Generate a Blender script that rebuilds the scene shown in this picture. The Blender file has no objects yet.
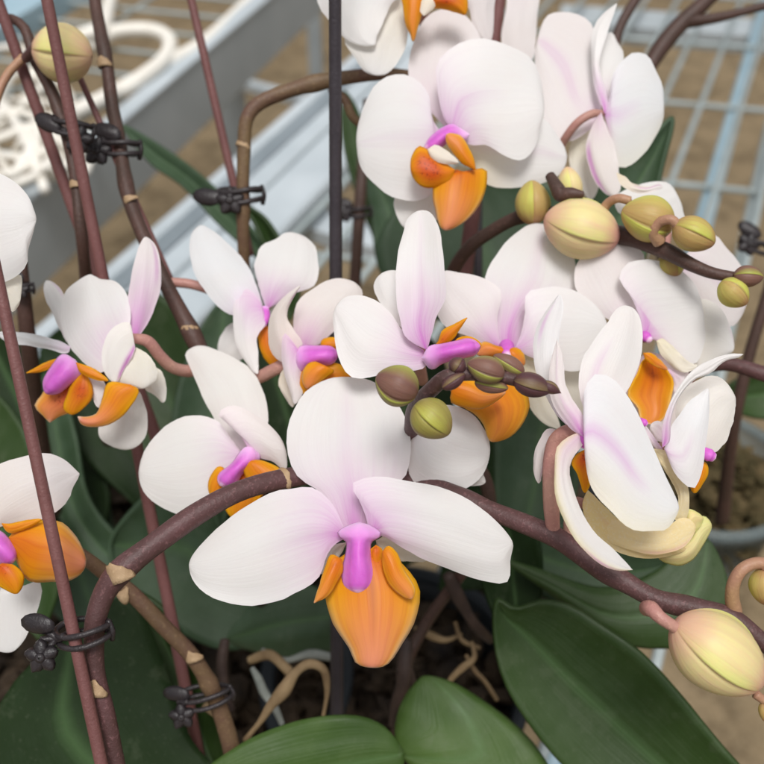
import bpy, math, random
from mathutils import Vector, Matrix, noise
random.seed(7)
sc = bpy.context.scene
COL = sc.collection
# ------------------------------------------------------------------ camera
CAM = Vector((0.0, 0.0, 1.15)); PITCH = math.radians(40); F = 922.2
FWD = Vector((0, math.cos(PITCH), -math.sin(PITCH))); UP = Vector((0, math.sin(PITCH), math.cos(PITCH))); RT = Vector((1, 0, 0))
BENCH = 0.63
def P(x, y, d):                       # survey point -> place in the greenhouse, d metres along the view axis
    return CAM + FWD*d + RT*((x-382)/F*d) - UP*((y-382)/F*d)
def G(x, y, z):                       # survey point on a level surface at height z
    v = FWD + RT*((x-382)/F) - UP*((y-382)/F)
    return CAM + v*((z-CAM.z)/v.z)
FR = {'A':(310,0,.2094),'B':(350,80,.2094),'C':(430,0,.2094),'D':(530,50,.2094),'E':(0,300,.2094),'G':(0,440,.2094),
      'H':(180,220,.2094),'I':(240,260,.2094),'J':(130,340,.2094),'K':(370,290,.2094),'L':(440,210,.2094),'M':(580,220,.2094),
      'N':(520,290,.2094),'O':(530,420,.2094),'Q':(620,340,.1885),'R':(604,450,.2094),'S':(604,160,.2094),'T':(0,150,.2094),
      'U':(0,580,.2408),'V':(604,580,.2094),'W':(320,190,.3403),'X':(180,360,.445),'Y':(504,0,.3403),'Z':(0,200,.2618),
      'a':(464,504,.3927),'b':(440,380,.3401),'c':(380,560,.2094),'p':(0,0,1)}
def fp(fr, pts):
    x0, y0, k = FR[fr]
    return [(x0+k*a, y0+k*b) for a, b in pts]
# ------------------------------------------------------------------ materials
def new_mat(name):
    m = bpy.data.materials.new(name); m.use_nodes = True
    nt = m.node_tree; nt.nodes.clear()
    return m, nt
class N:
    def __init__(s, nt): s.nt = nt
    def n(s, t, **kw):
        o = s.nt.nodes.new(t)
        for k, v in kw.items():
            if k.startswith('_'): setattr(o, k[1:], v)
        return o
    def l(s, a, b): s.nt.links.new(a, b)
    def attr(s, name): return s.n('ShaderNodeAttribute', _attribute_name=name).outputs['Fac']
    def mix(s, fac, a, b, mode='MIX'):
        o = s.n('ShaderNodeMix', _data_type='RGBA', _blend_type=mode)
        for sock, v in ((o.inputs[0], fac), (o.inputs[6], a), (o.inputs[7], b)):
            if hasattr(v, 'links'): s.l(v, sock)
            elif isinstance(v, (int, float)): sock.default_value = v
            else: sock.default_value = (*v, 1)
        return o.outputs[2]
    def math(s, op, a, b=0.0, clamp=False):
        o = s.n('ShaderNodeMath', _operation=op, _use_clamp=clamp)
        for i, v in enumerate((a, b)):
            if hasattr(v, 'links'): s.l(v, o.inputs[i])
            else: o.inputs[i].default_value = v
        return o.outputs[0]
    def noise(s, vec, scale, detail=3, rough=.55):
        o = s.n('ShaderNodeTexNoise'); o.inputs['Scale'].default_value = scale; o.inputs['Detail'].default_value = detail
        o.inputs['Roughness'].default_value = rough
        if vec is not None: s.l(vec, o.inputs['Vector'])
        return o.outputs['Fac']
    def ramp(s, fac, stops):
        o = s.n('ShaderNodeValToRGB'); s.l(fac, o.inputs[0]); e = o.color_ramp.elements
        while len(e) < len(stops): e.new(.5)
        for i, (p, c) in enumerate(stops):
            e[i].position = p; e[i].color = (*c, 1) if not isinstance(c, (int, float)) else (c, c, c, 1)
        return o.outputs['Color']
    def obj(s): return s.n('ShaderNodeTexCoord').outputs['Object']
    def uv(s, su, sv):
        m = s.n('ShaderNodeMapping'); m.inputs['Scale'].default_value = (su, sv, 1)
        s.l(s.n('ShaderNodeTexCoord').outputs['UV'], m.inputs['Vector'])
        # a per-object shift so that no two petals carry the same veins
        a = s.n('ShaderNodeVectorMath', _operation='ADD'); s.l(m.outputs[0], a.inputs[0])
        c = s.n('ShaderNodeCombineXYZ'); r = s.math('MULTIPLY', s.n('ShaderNodeObjectInfo').outputs['Random'], 57.0)
        s.l(r, c.inputs[0]); s.l(r, c.inputs[1]); s.l(r, c.inputs[2]); s.l(c.outputs[0], a.inputs[1])
        return a.outputs[0]
    def bump(s, h, strength, dist):
        b = s.n('ShaderNodeBump'); b.inputs['Strength'].default_value = strength; b.inputs['Distance'].default_value = dist
        s.l(h, b.inputs['Height']); return b.outputs[0]
    def principled(s, col, rough=.5, spec=.3, nrm=None, **kw):
        p = s.n('ShaderNodeBsdfPrincipled')
        for sock, v in ((p.inputs['Base Color'], col), (p.inputs['Roughness'], rough), (p.inputs['Specular IOR Level'], spec)):
            if hasattr(v, 'links'): s.l(v, sock)
            elif isinstance(v, (int, float)): sock.default_value = v
            else: sock.default_value = (*v, 1)
        if nrm is not None: s.l(nrm, p.inputs['Normal'])
        for k, v in kw.items(): p.inputs[k.replace('_', ' ')].default_value = v
        return p.outputs[0]
    def out(s, sh):
        o = s.n('ShaderNodeOutputMaterial'); s.l(sh, o.inputs['Surface'])
    def thin(s, a, col, fac, nrm=None):            # light passing through a petal
        t = s.n('ShaderNodeBsdfTranslucent'); s.l(col, t.inputs['Color'])
        if nrm is not None: s.l(nrm, t.inputs['Normal'])
        m = s.n('ShaderNodeMixShader'); m.inputs[0].default_value = fac
        s.l(a, m.inputs[1]); s.l(t.outputs[0], m.inputs[2]); return m.outputs[0]

def petal_material(name, white, cream, magenta, trans):
    m, nt = new_mat(name); k = N(nt)
    vein = k.noise(k.uv(1.6, 26), 1.0, 3, .5)
    fine = k.noise(k.uv(3.5, 90), 1.0, 3, .6)
    blot = k.noise(k.obj(), 75, 5, .6); spk = k.noise(k.obj(), 1500, 2, .6)
    c = k.mix(k.attr('cream'), white, cream)
    c = k.mix(k.math('MULTIPLY', k.ramp(vein, [(.45, 0.0), (.75, 1.0)]), .09), c, (.80, .66, .78))
    c = k.mix(k.math('MULTIPLY', k.ramp(blot, [(.42, 0.0), (.8, 1.0)]), .24), c, (.88, .77, .72))
    c = k.mix(k.math('MULTIPLY', k.ramp(spk, [(.5, 0.0), (.75, 1.0)]), .22), c, (.93, .92, .92))
    fl = k.attr('flush')
    fm = k.math('MULTIPLY', fl, k.math('ADD', k.math('MULTIPLY', vein, .8), .62), True)
    c = k.mix(fm, c, magenta)
    nrm = k.bump(k.math('ADD', k.math('MULTIPLY', fine, .5), vein), .26, .0004)
    nrm2 = k.bump(vein, .3, .0006)
    sh = k.principled(c, .5, .28, nrm, Sheen_Weight=.08, Sheen_Roughness=.5)
    k.out(k.thin(sh, c, trans, nrm2))
    return m
MAG = (.64, .14, .60)
M = {}
M['petal'] = petal_material('white_petal_tissue', (.90, .885, .868), (.88, .80, .50), MAG, .36)
M['petal_blush'] = petal_material('blush_petal_tissue', (.89, .835, .825), (.88, .76, .53), MAG, .36)
M['petal_cool'] = petal_material('cool_white_petal_tissue', (.87, .88, .89), (.87, .80, .55), (.68, .24, .66), .36)
M['petal_yellow'] = petal_material('yellow_sepal_tissue', (.90, .84, .62), (.88, .69, .31), (.70, .24, .36), .34)

def lip_material():
    m, nt = new_mat('orange_lip_tissue'); k = N(nt)
    vein = k.noise(k.uv(1.2, 15), 1.0, 3, .5)
    c = k.mix(k.attr('rim'), (.80, .275, .010), (.90, .50, .008))
    c = k.mix(k.attr('flush'), c, (.68, .10, .010))
    c = k.mix(k.math('MULTIPLY', k.ramp(vein, [(.46, 0.0), (.66, 1.0)]), .30), c, (.62, .10, .015))
    c = k.mix(k.attr('tipk'), c, (.83, .32, .20))
    spots = k.ramp(k.noise(k.obj(), 1100, 2, .6), [(.56, 0.0), (.63, 1.0)])
    c = k.mix(k.math('MULTIPLY', k.math('MULTIPLY', spots, k.ramp(k.attr('flush'), [(.35, 0.0), (.8, 1.0)])), .7), c, (.36, .045, .01))
    c = k.mix(k.attr('pale'), c, (.88, .74, .60))
    c = k.mix(k.attr('line'), c, (.42, .07, .02))
    nrm = k.bump(vein, .22, .0005)
    sh = k.principled(c, .42, .3, nrm)
    k.out(k.thin(sh, c, .32, nrm)); return m
M['lip'] = lip_material()
def column_material():
    m, nt = new_mat('magenta_column_tissue'); k = N(nt)
    nz = k.noise(k.obj(), 300, 4, .6)
    c = k.mix(k.ramp(nz, [(.3, 0.0), (.7, 1.0)]), (.55, .10, .50), (.62, .15, .57))
    c = k.mix(k.attr('basel'), c, (.84, .56, .82))
    c = k.mix(k.attr('tipw'), c, (.88, .74, .80))
    c = k.mix(k.attr('slit'), c, (.30, .04, .27))
    k.out(k.principled(c, .45, .3, k.bump(nz, .35, .0006), Subsurface_Weight=.2, Subsurface_Scale=.002)); return m
M['column'] = column_material()
def bud_material(name, face, seam, blush, vein_c):
    m, nt = new_mat(name); k = N(nt)
    vein = k.noise(k.uv(1.3, 26), 1.0, 4, .6); nz = k.noise(k.obj(), 70, 4)
    c = k.mix(k.ramp(nz, [(.3, 0.0), (.7, 1.0)]), face, tuple(.8*a+.2*b for a, b in zip(face, blush)))
    c = k.mix(k.attr('seam'), c, seam)
    c = k.mix(k.math('MULTIPLY', k.ramp(vein, [(.48, 0.0), (.75, 1.0)]), .45), c, vein_c)
    c = k.mix(k.math('MULTIPLY', k.attr('blush'), k.math('ADD', nz, .45), True), c, blush)
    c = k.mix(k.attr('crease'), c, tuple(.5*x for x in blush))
    nrm = k.bump(k.math('ADD', vein, nz), .4, .0006)
    k.out(k.principled(c, .48, .3, nrm, Subsurface_Weight=.2, Subsurface_Scale=.004)); return m
M['bud_yellow'] = bud_material('yellow_bud_skin', (.70, .62, .28), (.68, .67, .22), (.64, .27, .27), (.68, .38, .29))
M['bud_green'] = bud_material('green_bud_skin', (.33, .31, .07), (.42, .42, .075), (.24, .11, .075), (.24, .14, .06))
M['bud_olive'] = bud_material('olive_bud_skin', (.46, .34, .11), (.50, .52, .10), (.36, .13, .10), (.40, .20, .09))
M['bud_brown'] = bud_material('brown_green_bud_skin', (.20, .105, .075), (.36, .39, .07), (.17, .07, .07), (.15, .07, .06))
M['bud_dark'] = bud_material('dark_bud_skin', (.095, .042, .045), (.22, .16, .07), (.08, .03, .038), (.06, .028, .03))
def stem_material(name, a, b, rough=.5, speck=.5):
    m, nt = new_mat(name); k = N(nt)
    o = k.obj(); nz = k.noise(o, 60, 4); sp = k.noise(o, 900, 3, .7)
    c = k.mix(k.ramp(nz, [(.35, 0.0), (.7, 1.0)]), a, b)
    c = k.mix(k.math('MULTIPLY', k.ramp(sp, [(.55, 0.0), (.68, 1.0)]), speck), c, tuple(min(1, x*2.1+.02) for x in b))
    nrm = k.bump(k.math('ADD', sp, nz), .4, .0006)
    k.out(k.principled(c, rough, .35, nrm)); return m
M['stem'] = stem_material('purple_brown_stem', (.070, .036, .033), (.112, .051, .052), .48, .42)
M['stem_dark'] = stem_material('dark_brown_stem', (.055, .032, .024), (.085, .043, .034), .5, .3)
M['stem_olive'] = stem_material('olive_brown_stem', (.12, .062, .045), (.17, .115, .055), .5, .3)
M['stake_red'] = stem_material('reddish_plastic_stake', (.150, .062, .058), (.185, .08, .075), .45, .12)
M['stake_black'] = stem_material('dark_plastic_stake', (.040, .034, .040), (.055, .047, .054), .4, .15)
M['pedicel'] = stem_material('pink_pedicel', (.40, .185, .165), (.44, .25, .19), .42, .15)
M['pedicel_tan'] = stem_material('tan_pedicel', (.37, .185, .13), (.40, .25, .13), .42, .15)
M['bract'] = stem_material('dry_bract', (.34, .22, .12), (.46, .33, .20), .6, .2)
M['clip'] = stem_material('black_plastic_clip', (.018, .015, .017), (.036, .029, .030), .36, .25)
def leaf_material(name, a, b, rough, painted_sheen, spec=.25):
    m, nt = new_mat(name); k = N(nt)
    o = k.obj(); nz = k.noise(o, 16, 4); n2 = k.noise(o, 120, 4); vein = k.noise(k.uv(1.2, 46), 1.0, 3)
    c = k.mix(k.ramp(nz, [(.3, 0.0), (.72, 1.0)]), a, b)
    c = k.mix(k.math('MULTIPLY', k.ramp(n2, [(.45, 0.0), (.8, 1.0)]), .35), c, painted_sheen)  # sheen painted into the leaf colour as paler spots
    c = k.mix(k.math('MULTIPLY', k.attr('mid'), .4), c, (.10, .19, .07))
    dust = k.noise(o, 650, 3, .7); wet = k.noise(o, 45, 5, .65)
    c = k.mix(k.math('MULTIPLY', k.ramp(dust, [(.60, 0.0), (.72, 1.0)]), .14), c, (.20, .21, .15))
    c = k.mix(k.math('MULTIPLY', k.ramp(wet, [(.58, 0.0), (.62, 1.0)]), .10), c, (.16, .18, .12))
    r = k.math('ADD', k.math('MULTIPLY', k.math('ADD', n2, wet), .22), rough-.10)
    nrm = k.bump(k.math('ADD', vein, n2), .28, .0008)
    sh = k.principled(c, r, spec, nrm)
    k.out(k.thin(sh, c, .12)); return m
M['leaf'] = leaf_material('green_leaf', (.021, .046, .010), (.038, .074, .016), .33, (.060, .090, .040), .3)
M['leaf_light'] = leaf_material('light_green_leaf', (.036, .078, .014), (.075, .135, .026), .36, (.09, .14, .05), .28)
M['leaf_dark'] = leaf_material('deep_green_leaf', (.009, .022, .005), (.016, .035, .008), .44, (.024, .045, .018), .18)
M['leaf_sheen'] = leaf_material('sky_sheen_leaf', (.040, .074, .036), (.064, .108, .056), .40, (.10, .15, .105), .3)  # leaves further back: sky sheen and haze painted in as paler grey-green
def simple_mat(name, a, b, scale, rough, spec=.3, bump=.3, dist=.001, metal=0.0, detail=5):
    m, nt = new_mat(name); k = N(nt); o = k.obj(); nz = k.noise(o, scale, detail, .6); n2 = k.noise(o, scale*9, 3)
    c = k.mix(k.ramp(nz, [(.3, 0.0), (.72, 1.0)]), a, b)
    k.out(k.principled(c, rough, spec, k.bump(k.math('ADD', nz, k.math('MULTIPLY', n2, .4)), bump, dist), Metallic=metal)); return m
M['rail_lit'] = simple_mat('galvanised_rail_lit', (.40, .45, .48), (.52, .57, .60), 9, .45, .4, .1, .0006)  # same metal as the sides, painted paler for light on top
M['rail_shaded'] = simple_mat('galvanised_rail_shaded', (.34, .38, .40), (.42, .46, .48), 9, .5, .4, .1, .0006)  # darker copy of that metal, shade of upright faces in its colour
M['wire'] = simple_mat('galvanised_wire', (.28, .33, .33), (.40, .45, .45), 30, .45, .4, .2, .0006)
M['pipe'] = simple_mat('pale_blue_pipe', (.28, .42, .50), (.36, .49, .56), 30, .4, .4, .1, .0006)
M['hose'] = simple_mat('white_cord', (.78, .74, .66), (.86, .83, .76), 60, .55, .3, .3, .0008)
def ground_mat():
    m, nt = new_mat('sandy_floor'); k = N(nt); o = k.obj()
    a = k.noise(o, 2.2, 5, .6); b = k.noise(o, 14, 6, .65); c3 = k.noise(o, 140, 4, .7)
    c = k.mix(k.ramp(a, [(.3, 0.0), (.7, 1.0)]), (.17, .122, .068), (.265, .20, .12))
    c = k.mix(k.math('MULTIPLY', k.ramp(b, [(.46, 0.0), (.62, 1.0)]), .8), c, (.10, .072, .04))  # sand mottling, deepened so the colour carries mottled shadow
    c = k.mix(k.math('MULTIPLY', k.ramp(c3, [(.45, 0.0), (.75, 1.0)]), .35), c, (.50, .40, .26))
    k.out(k.principled(c, .9, .15, k.bump(k.math('ADD', b, k.math('MULTIPLY', c3, .5)), .6, .02))); return m
M['ground'] = ground_mat()
M['bark'] = simple_mat('bark_chip', (.005, .0035, .003), (.062, .041, .024), 45, .8, .2, .7, .002)
M['moss'] = simple_mat('mossy_bark', (.025, .025, .008), (.15, .105, .05), 90, .8, .2, .7, .002)
M['root'] = simple_mat('dry_aerial_root', (.15, .095, .05), (.40, .29, .16), 60, .75, .2, .6, .001)
M['root_gray'] = simple_mat('silver_aerial_root', (.16, .18, .16), (.36, .38, .35), 60, .6, .3, .4, .001)
M['root_dark'] = simple_mat('dark_aerial_root', (.03, .02, .018), (.07, .045, .035), 90, .6, .3, .4, .001)
def pot_mat(name, col, alpha):
    m, nt = new_mat(name); k = N(nt)
    nz = k.noise(k.obj(), 30, 4)
    c = k.mix(nz, col, tuple(min(1, v*1.5) for v in col))
    p = k.principled(c, .45, .25)
    t = k.n('ShaderNodeBsdfTransparent'); t.inputs[0].default_value = (.93, .95, .96, 1)
    mx = k.n('ShaderNodeMixShader'); mx.inputs[0].default_value = alpha
    k.l(t.outputs[0], mx.inputs[1]); k.l(p, mx.inputs[2]); k.out(mx.outputs[0]); return m
M['pot_clear'] = pot_mat('cloudy_clear_plastic', (.16, .19, .19), .42)
M['pot_dark'] = pot_mat('smoky_plastic', (.016, .019, .022), .95)

# ------------------------------------------------------------------ objects
def world_loc(o):
    v = Vector((0, 0, 0))
    while o is not None: v += o.location; o = o.parent
    return v
def tag(o, label=None, cat=None, group=None, kind=None):
    for k, v in (('label', label), ('category', cat), ('group', group), ('kind', kind)):
        if v: o[k] = v
    return o
def empty(name, loc, parent=None):
    o = bpy.data.objects.new(name, None); COL.objects.link(o); o.empty_display_size = .01
    o.parent = parent; o.location = Vector(loc) - (world_loc(parent) if parent else Vector())
    return o
def mesh(name, verts, faces, mat, parent=None, attrs=None, uvs=None, origin=None, smooth=True):
    c = Vector(origin) if origin is not None else sum(verts, Vector())/len(verts)
    me = bpy.data.meshes.new(name); me.from_pydata([v-c for v in verts], [], faces)
    if smooth: me.polygons.foreach_set('use_smooth', [True]*len(me.polygons))
    for k, vals in (attrs or {}).items():
        a = me.attributes.new(k, 'FLOAT', 'POINT'); a.data.foreach_set('value', vals)
    if uvs is not None:
        ul = me.uv_layers.new(name='UVMap')
        for lp in me.loops: ul.data[lp.index].uv = uvs[lp.vertex_index]
    me.materials.append(mat); me.update()
    o = bpy.data.objects.new(name, me); COL.objects.link(o); o.parent = parent
    o.location = c - (world_loc(parent) if parent else Vector())
    return o
def solid(o, t, bev=False):
    m = o.modifiers.new('thickness', 'SOLIDIFY'); m.thickness = t; m.offset = 0; return o
def crspline(pts, n, post=None):
    # centripetal Catmull-Rom, resampled evenly by length
    pts = [Vector(p) for p in pts]
    q = [pts[0]*2-pts[1]] + pts + [pts[-1]*2-pts[-2] if post is None else Vector(post)]
    dense = []
    for i in range(1, len(q)-2):
        p0, p1, p2, p3 = q[i-1:i+3]
        t0 = 0.; t1 = t0+max(1e-7, (p1-p0).length**.5); t2 = t1+max(1e-7, (p2-p1).length**.5); t3 = t2+max(1e-7, (p3-p2).length**.5)
        for j in range(14):
            t = t1+(t2-t1)*j/14
            a1 = p0*((t1-t)/(t1-t0))+p1*((t-t0)/(t1-t0)); a2 = p1*((t2-t)/(t2-t1))+p2*((t-t1)/(t2-t1)); a3 = p2*((t3-t)/(t3-t2))+p3*((t-t2)/(t3-t2))
            b1 = a1*((t2-t)/(t2-t0))+a2*((t-t0)/(t2-t0)); b2 = a2*((t3-t)/(t3-t1))+a3*((t-t1)/(t3-t1))
            dense.append(b1*((t2-t)/(t2-t1))+b2*((t-t1)/(t2-t1)))
    dense.append(pts[-1])
    L = [0.]
    for a, b in zip(dense, dense[1:]): L.append(L[-1]+(b-a).length)
    def at(s):
        s = s*L[-1]
        lo = 0
        for i in range(len(L)-1):
            if L[i+1] >= s: lo = i; break
        else: lo = len(L)-2
        w = (s-L[lo])/max(1e-9, L[lo+1]-L[lo])
        return dense[lo].lerp(dense[lo+1], min(1, max(0, w)))
    return [at(s) for s in (n if isinstance(n, list) else [i/(n-1) for i in range(n)])]
SEED = [0]
def blade(name, parent, fr, base, L, tip, R, d, lean=0., tilt=0., cup=1.5, curl=0., rip=.35, mat='petal', fl=.5, fc=.25, fx=.38, st=0., vc=.5, s0=0., s1=1.,
          cream=0., cx=.6, kind='petal', nu=30, nv=16, fold=0., thick=0., tipk=0., line=0., edge=.25, rim=1., flush0=None, sharp=False, crL=0., crR=0.):
    """A petal, sepal, lip lobe or leaf: two traced edges from base to tip, skinned across, with its own cup, curl, tilt and edge waves (mm)."""
    SEED[0] += 1; sd = SEED[0]*13.7
    b = Vector(fp(fr, [base])[0]); t = Vector(fp(fr, [tip])[0])
    l = [b]+[Vector(p) for p in fp(fr, L)]+[t]; r = [b]+[Vector(p) for p in fp(fr, R)]+[t]
    ss = [.5-.5*math.cos(math.pi*(.03+.97*i/(nu-1))) for i in range(nu)]
    ss[-1] = 1.
    le = crspline(l, ss, None if sharp else r[-2]); re = crspline(r, ss, None if sharp else l[-2])
    ax = (t-b); ln = max(1e-6, ax.length); ax = ax/ln
    pw = crspline(l, [.5])[0]-crspline(r, [.5])[0]; pw = pw/max(1e-6, pw.length)
    verts = []; uvs = []; A = {k: [] for k in ('flush', 'cream', 'rim', 'tipk', 'pale', 'line', 'mid')}
    px = d/F
    for i in range(nu):
        s = ss[i]
        wdt = (le[i]-re[i]).length
        for j in range(nv+1):
            v = j/nv; e = 2*v-1
            p = le[i].lerp(re[i], v)
            # uneven edge
            q = p + pw*(edge*math.copysign(abs(e)**6, -e)*(noise.noise(Vector((s*9+sd, e*.5, sd)))+.6*noise.noise(Vector((s*24+sd, e*.5, sd)))))*2.9*(1 if s < .99 else 0)
            rel = q-b
            dd = d + (lean*rel.dot(ax)+tilt*rel.dot(pw))*px
            prof = math.sin(math.pi*min(1, s))**.6
            dd -= (cup*.52 if kind == 'petal' else cup)*.001*(1-e*e)*prof
            dd += curl*.001*(s**2.2)
            dd -= fold*.001*(1-abs(e))*prof
            dd += (rip*1.5 if kind == 'petal' else rip)*.001*(abs(e)**2)*noise.noise(Vector((s*3.6+sd, e*1.2, sd*.7)))*2.4*prof
            dd += rip*.0006*noise.noise(Vector((s*2.2+sd, e*2.0+5, sd)))*2*prof
            verts.append(P(q.x, q.y, dd)); uvs.append((s, v))
            f = min(1, fl*1.5)*max(0, 1-s/min(.95, fx*1.3))**1.7*(.5+.5*(1-abs(e)))
            if st and s0 <= s <= s1:
                w = min(1, (s-s0)/.15+.001)*min(1, (s1-s)/.2+.001)
                f += st*math.exp(-((v-vc)/.075)**2)*w
            if flush0 is not None: f = flush0*math.exp(-(((s-fc)/.22)**2+(e/.7)**2))
            A['flush'].append(min(1, f)); A['cream'].append(min(1, (cream*max(0, 1-s/max(.01, cx))**.8 if cx < 5 else cream)+crL*max(0, -e)**1.5+crR*max(0, e)**1.5))
            A['rim'].append(rim*min(1, abs(e)**2.3+s**6*.6)); A['tipk'].append(tipk*max(0, min(1, (s-.42)/.52))*(1-abs(e)**3))
            A['pale'].append(tipk*max(0, min(1, (s-.93)/.06))*.8+(.9*max(0, abs(e)-.82)/.18*max(0, min(1, (s-.45)/.3))*min(1, tipk)))
            A['line'].append(line*math.exp(-(e/.05)**2)*max(0, min(1, (s-.1)/.2))*max(0, 1-s/.85)); A['mid'].append(math.exp(-(e/.08)**2))
    faces = []
    for i in range(nu-1):
        for j in range(nv):
            a = i*(nv+1)+j
            faces.append((a, a+1, a+nv+2, a+nv+1))
    keys = {'petal': ('flush', 'cream'), 'lip': ('flush', 'rim', 'tipk', 'pale', 'line'), 'leaf': ('mid',), 'bud': (), 'column': ()}[kind]
    at = {k: A[k] for k in keys}
    if kind == 'bud': at = {'seam': [x*.8 for x in A['rim']], 'blush': A['flush'], 'crease': [0.]*len(verts)}
    if kind == 'column':                      # hooded column: lilac where it leaves the petals, pale anther cap
        sv = [u for u, v in uvs]; ev = [abs(2*v-1) for u, v in uvs]
        at = {'tipw': [tipk*max(0, min(1, (a-.84)/.12)) for a in sv], 'basel': [.95*max(0, 1-a/.42)**1.1+.35*b**3*(a < .9) for a, b in zip(sv, ev)],
              'slit': [.45*math.exp(-((a-.86)/.02)**2)*(b < .7)+.18*math.exp(-((b-.5)/.12)**2)*(a > .3) for a, b in zip(sv, ev)]}
    o = mesh(name, verts, faces, M[mat], parent, at, uvs)
    if thick: solid(o, thick*.001)
    return o
def lip(name, parent, fr, base, L, tip, R, d, **kw):
    kw.setdefault('mat', 'lip'); kw.setdefault('kind', 'lip'); kw.setdefault('thick', .35); kw.setdefault('rip', .2); kw.setdefault('edge', .15)
    kw.setdefault('cup', 2.); kw.setdefault('nu', 24); kw.setdefault('fl', .0); kw.setdefault('flush0', .55)
    return blade(name, parent, fr, base, L, tip, R, d, **kw)
def column(fr, base, L, tip, R, d, **kw):
    for k_, v_ in (('mat', 'column'), ('kind', 'column'), ('thick', .9), ('rip', .15), ('edge', .1), ('cup', 3.6), ('nu', 34), ('nv', 20), ('tipk', .1)): kw.setdefault(k_, v_)
    return blade('column', f, fr, base, L, tip, R, d, **kw)
def leaf(name, parent, fr, base, L, tip, R, d, **kw):
    kw.setdefault('mat', 'leaf'); kw.setdefault('kind', 'leaf'); kw.setdefault('cup', -3.); kw.setdefault('fold', -2.); kw.setdefault('rip', .8); kw.setdefault('thick', 1.6); kw.setdefault('edge', .1)
    return blade(name, parent, fr, base, L, tip, R, d, **kw)
def sweep(path, rad, seg=12, flat=None):
    """verts, faces of a round tube with end caps along world points."""
    n = len(path); verts = []; faces = []
    tan = [(path[min(n-1, i+1)]-path[max(0, i-1)]).normalized() for i in range(n)]
    ref = Vector((0, 0, 1)) if abs(tan[0].z) < .9 else Vector((1, 0, 0))
    nn = (ref-tan[0]*ref.dot(tan[0])).normalized()
    for i in range(n):
        nn = (nn-tan[i]*nn.dot(tan[i])).normalized(); bb = tan[i].cross(nn)
        for j in range(seg):
            a = 2*math.pi*j/seg
            verts.append(path[i]+(nn*math.cos(a)+bb*math.sin(a))*rad[i])
    for i in range(n-1):
        for j in range(seg):
            a = i*seg+j; b = i*seg+(j+1) % seg
            faces.append((a, b, b+seg, a+seg))
    verts.append(path[0]-tan[0]*rad[0]*.4); verts.append(path[-1]+tan[-1]*rad[-1]*.4)
    for j in range(seg):
        faces.append((len(verts)-2, (j+1) % seg, j)); faces.append((len(verts)-1, (n-1)*seg+j, (n-1)*seg+(j+1) % seg))
    return verts, faces
def tube(name, parent, fr, pts, mat, n=None, seg=12, lump=.0, knob=(), attr=None):
    """pts: (x, y, depth m, radius px). knob: (fraction, swelling) pairs for stem nodes."""
    xy = fp(fr, [(p[0], p[1]) for p in pts])
    w = [P(x, y, p[2]) for (x, y), p in zip(xy, pts)]
    n = n or max(12, len(pts)*7)
    ws = crspline(w, n)
    acc = [0.]
    for a, b in zip(w, w[1:]): acc.append(acc[-1]+(b-a).length)
    rs = []
    for i in range(n):
        s = acc[-1]*i/(n-1); k = 0
        while k < len(acc)-2 and acc[k+1] < s: k += 1
        u = (s-acc[k])/max(1e-9, acc[k+1]-acc[k]); u = min(1, max(0, u))
        r = (pts[k][3]*(1-u)+pts[k+1][3]*u)*((pts[k][2]*(1-u)+pts[k+1][2]*u)/F)
        for (kf, ks) in knob: r *= 1+1.4*ks*math.exp(-((i/(n-1)-kf)/.018)**2)
        r *= 1+lump*noise.noise(Vector((s*60, SEED[0], 1)))
        rs.append(r)
    SEED[0] += 1
    v, f = sweep(ws, rs, seg)
    at = None
    if attr:
        rs_ = .88
        v = [ws[min(n-1, i//seg)]+(p-ws[min(n-1, i//seg)])*rs_ if i < n*seg else p for i, p in enumerate(v)]
        # the column is a hooded, flattened rod with a keel and an anther cap over its tip
        white = attr == 'tipw'
        tw = []; bl = []; sl = []
        for i in range(n):
            q = i/(n-1); c = ws[i]
            for j in range(seg):
                p = v[i*seg+j]-c; up = -p.dot(FWD)/max(1e-7, rs[i])
                dz = p.dot(FWD); p = p-FWD*dz*(.22 if dz < 0 else .45)
                p = p-FWD*rs[i]*.16*max(0, up)**6
                cap = math.exp(-((q-.84)/.025)**2)
                p = p*(1-(.10 if white else .03)*cap)*(1+.03*noise.noise(Vector((q*7, j*.9, SEED[0]))))
                v[i*seg+j] = c+p
                tw.append(max(0, min(1, (q-.90)/.08))*(.62 if white else .08)); bl.append(.9*max(0, 1-q/.36)**1.2*(1-.3*max(0, up))+.25*max(0, -up)); sl.append(.5*cap*max(0, up))
        at = {'tipw': tw+[0., tw[-1]], 'basel': bl+[1., 0.], 'slit': sl+[0., 0.]}
    return mesh(name, v, f, M[mat], parent, at)
def collar(name, parent, a, b, d, r, mat='bract'):
    """A dry sheath scar wrapped half round a stem node, between two survey points."""
    pa, pb = P(*a, d), P(*b, d); ax = (pb-pa); h = ax.length; ax.normalize()
    side = ax.cross(FWD).normalized(); fr_ = -FWD
    verts = []; faces = []; rr = r*d/F*.97; n = 14
    for i in range(5):
        for j in range(n):
            t = -1.7+3.4*j/(n-1)+.4
            k = 1.0+.05*math.sin(i/4*math.pi)+.03*(i == 4)+.03*noise.noise(Vector((t*2, i, a[0])))
            top = h*(i/4)*(1.1-.85*abs(t-.4)/1.7+.15*noise.noise(Vector((t*3, a[1], 0))))
            verts.append(pa+ax*top+(fr_*math.cos(t)+side*math.sin(t))*rr*k)
    for i in range(4):
        for j in range(n-1): faces.append((i*n+j, i*n+j+1, (i+1)*n+j+1, (i+1)*n+j))
    return solid(mesh(name, verts, faces, M[mat], parent), .0003)
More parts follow.
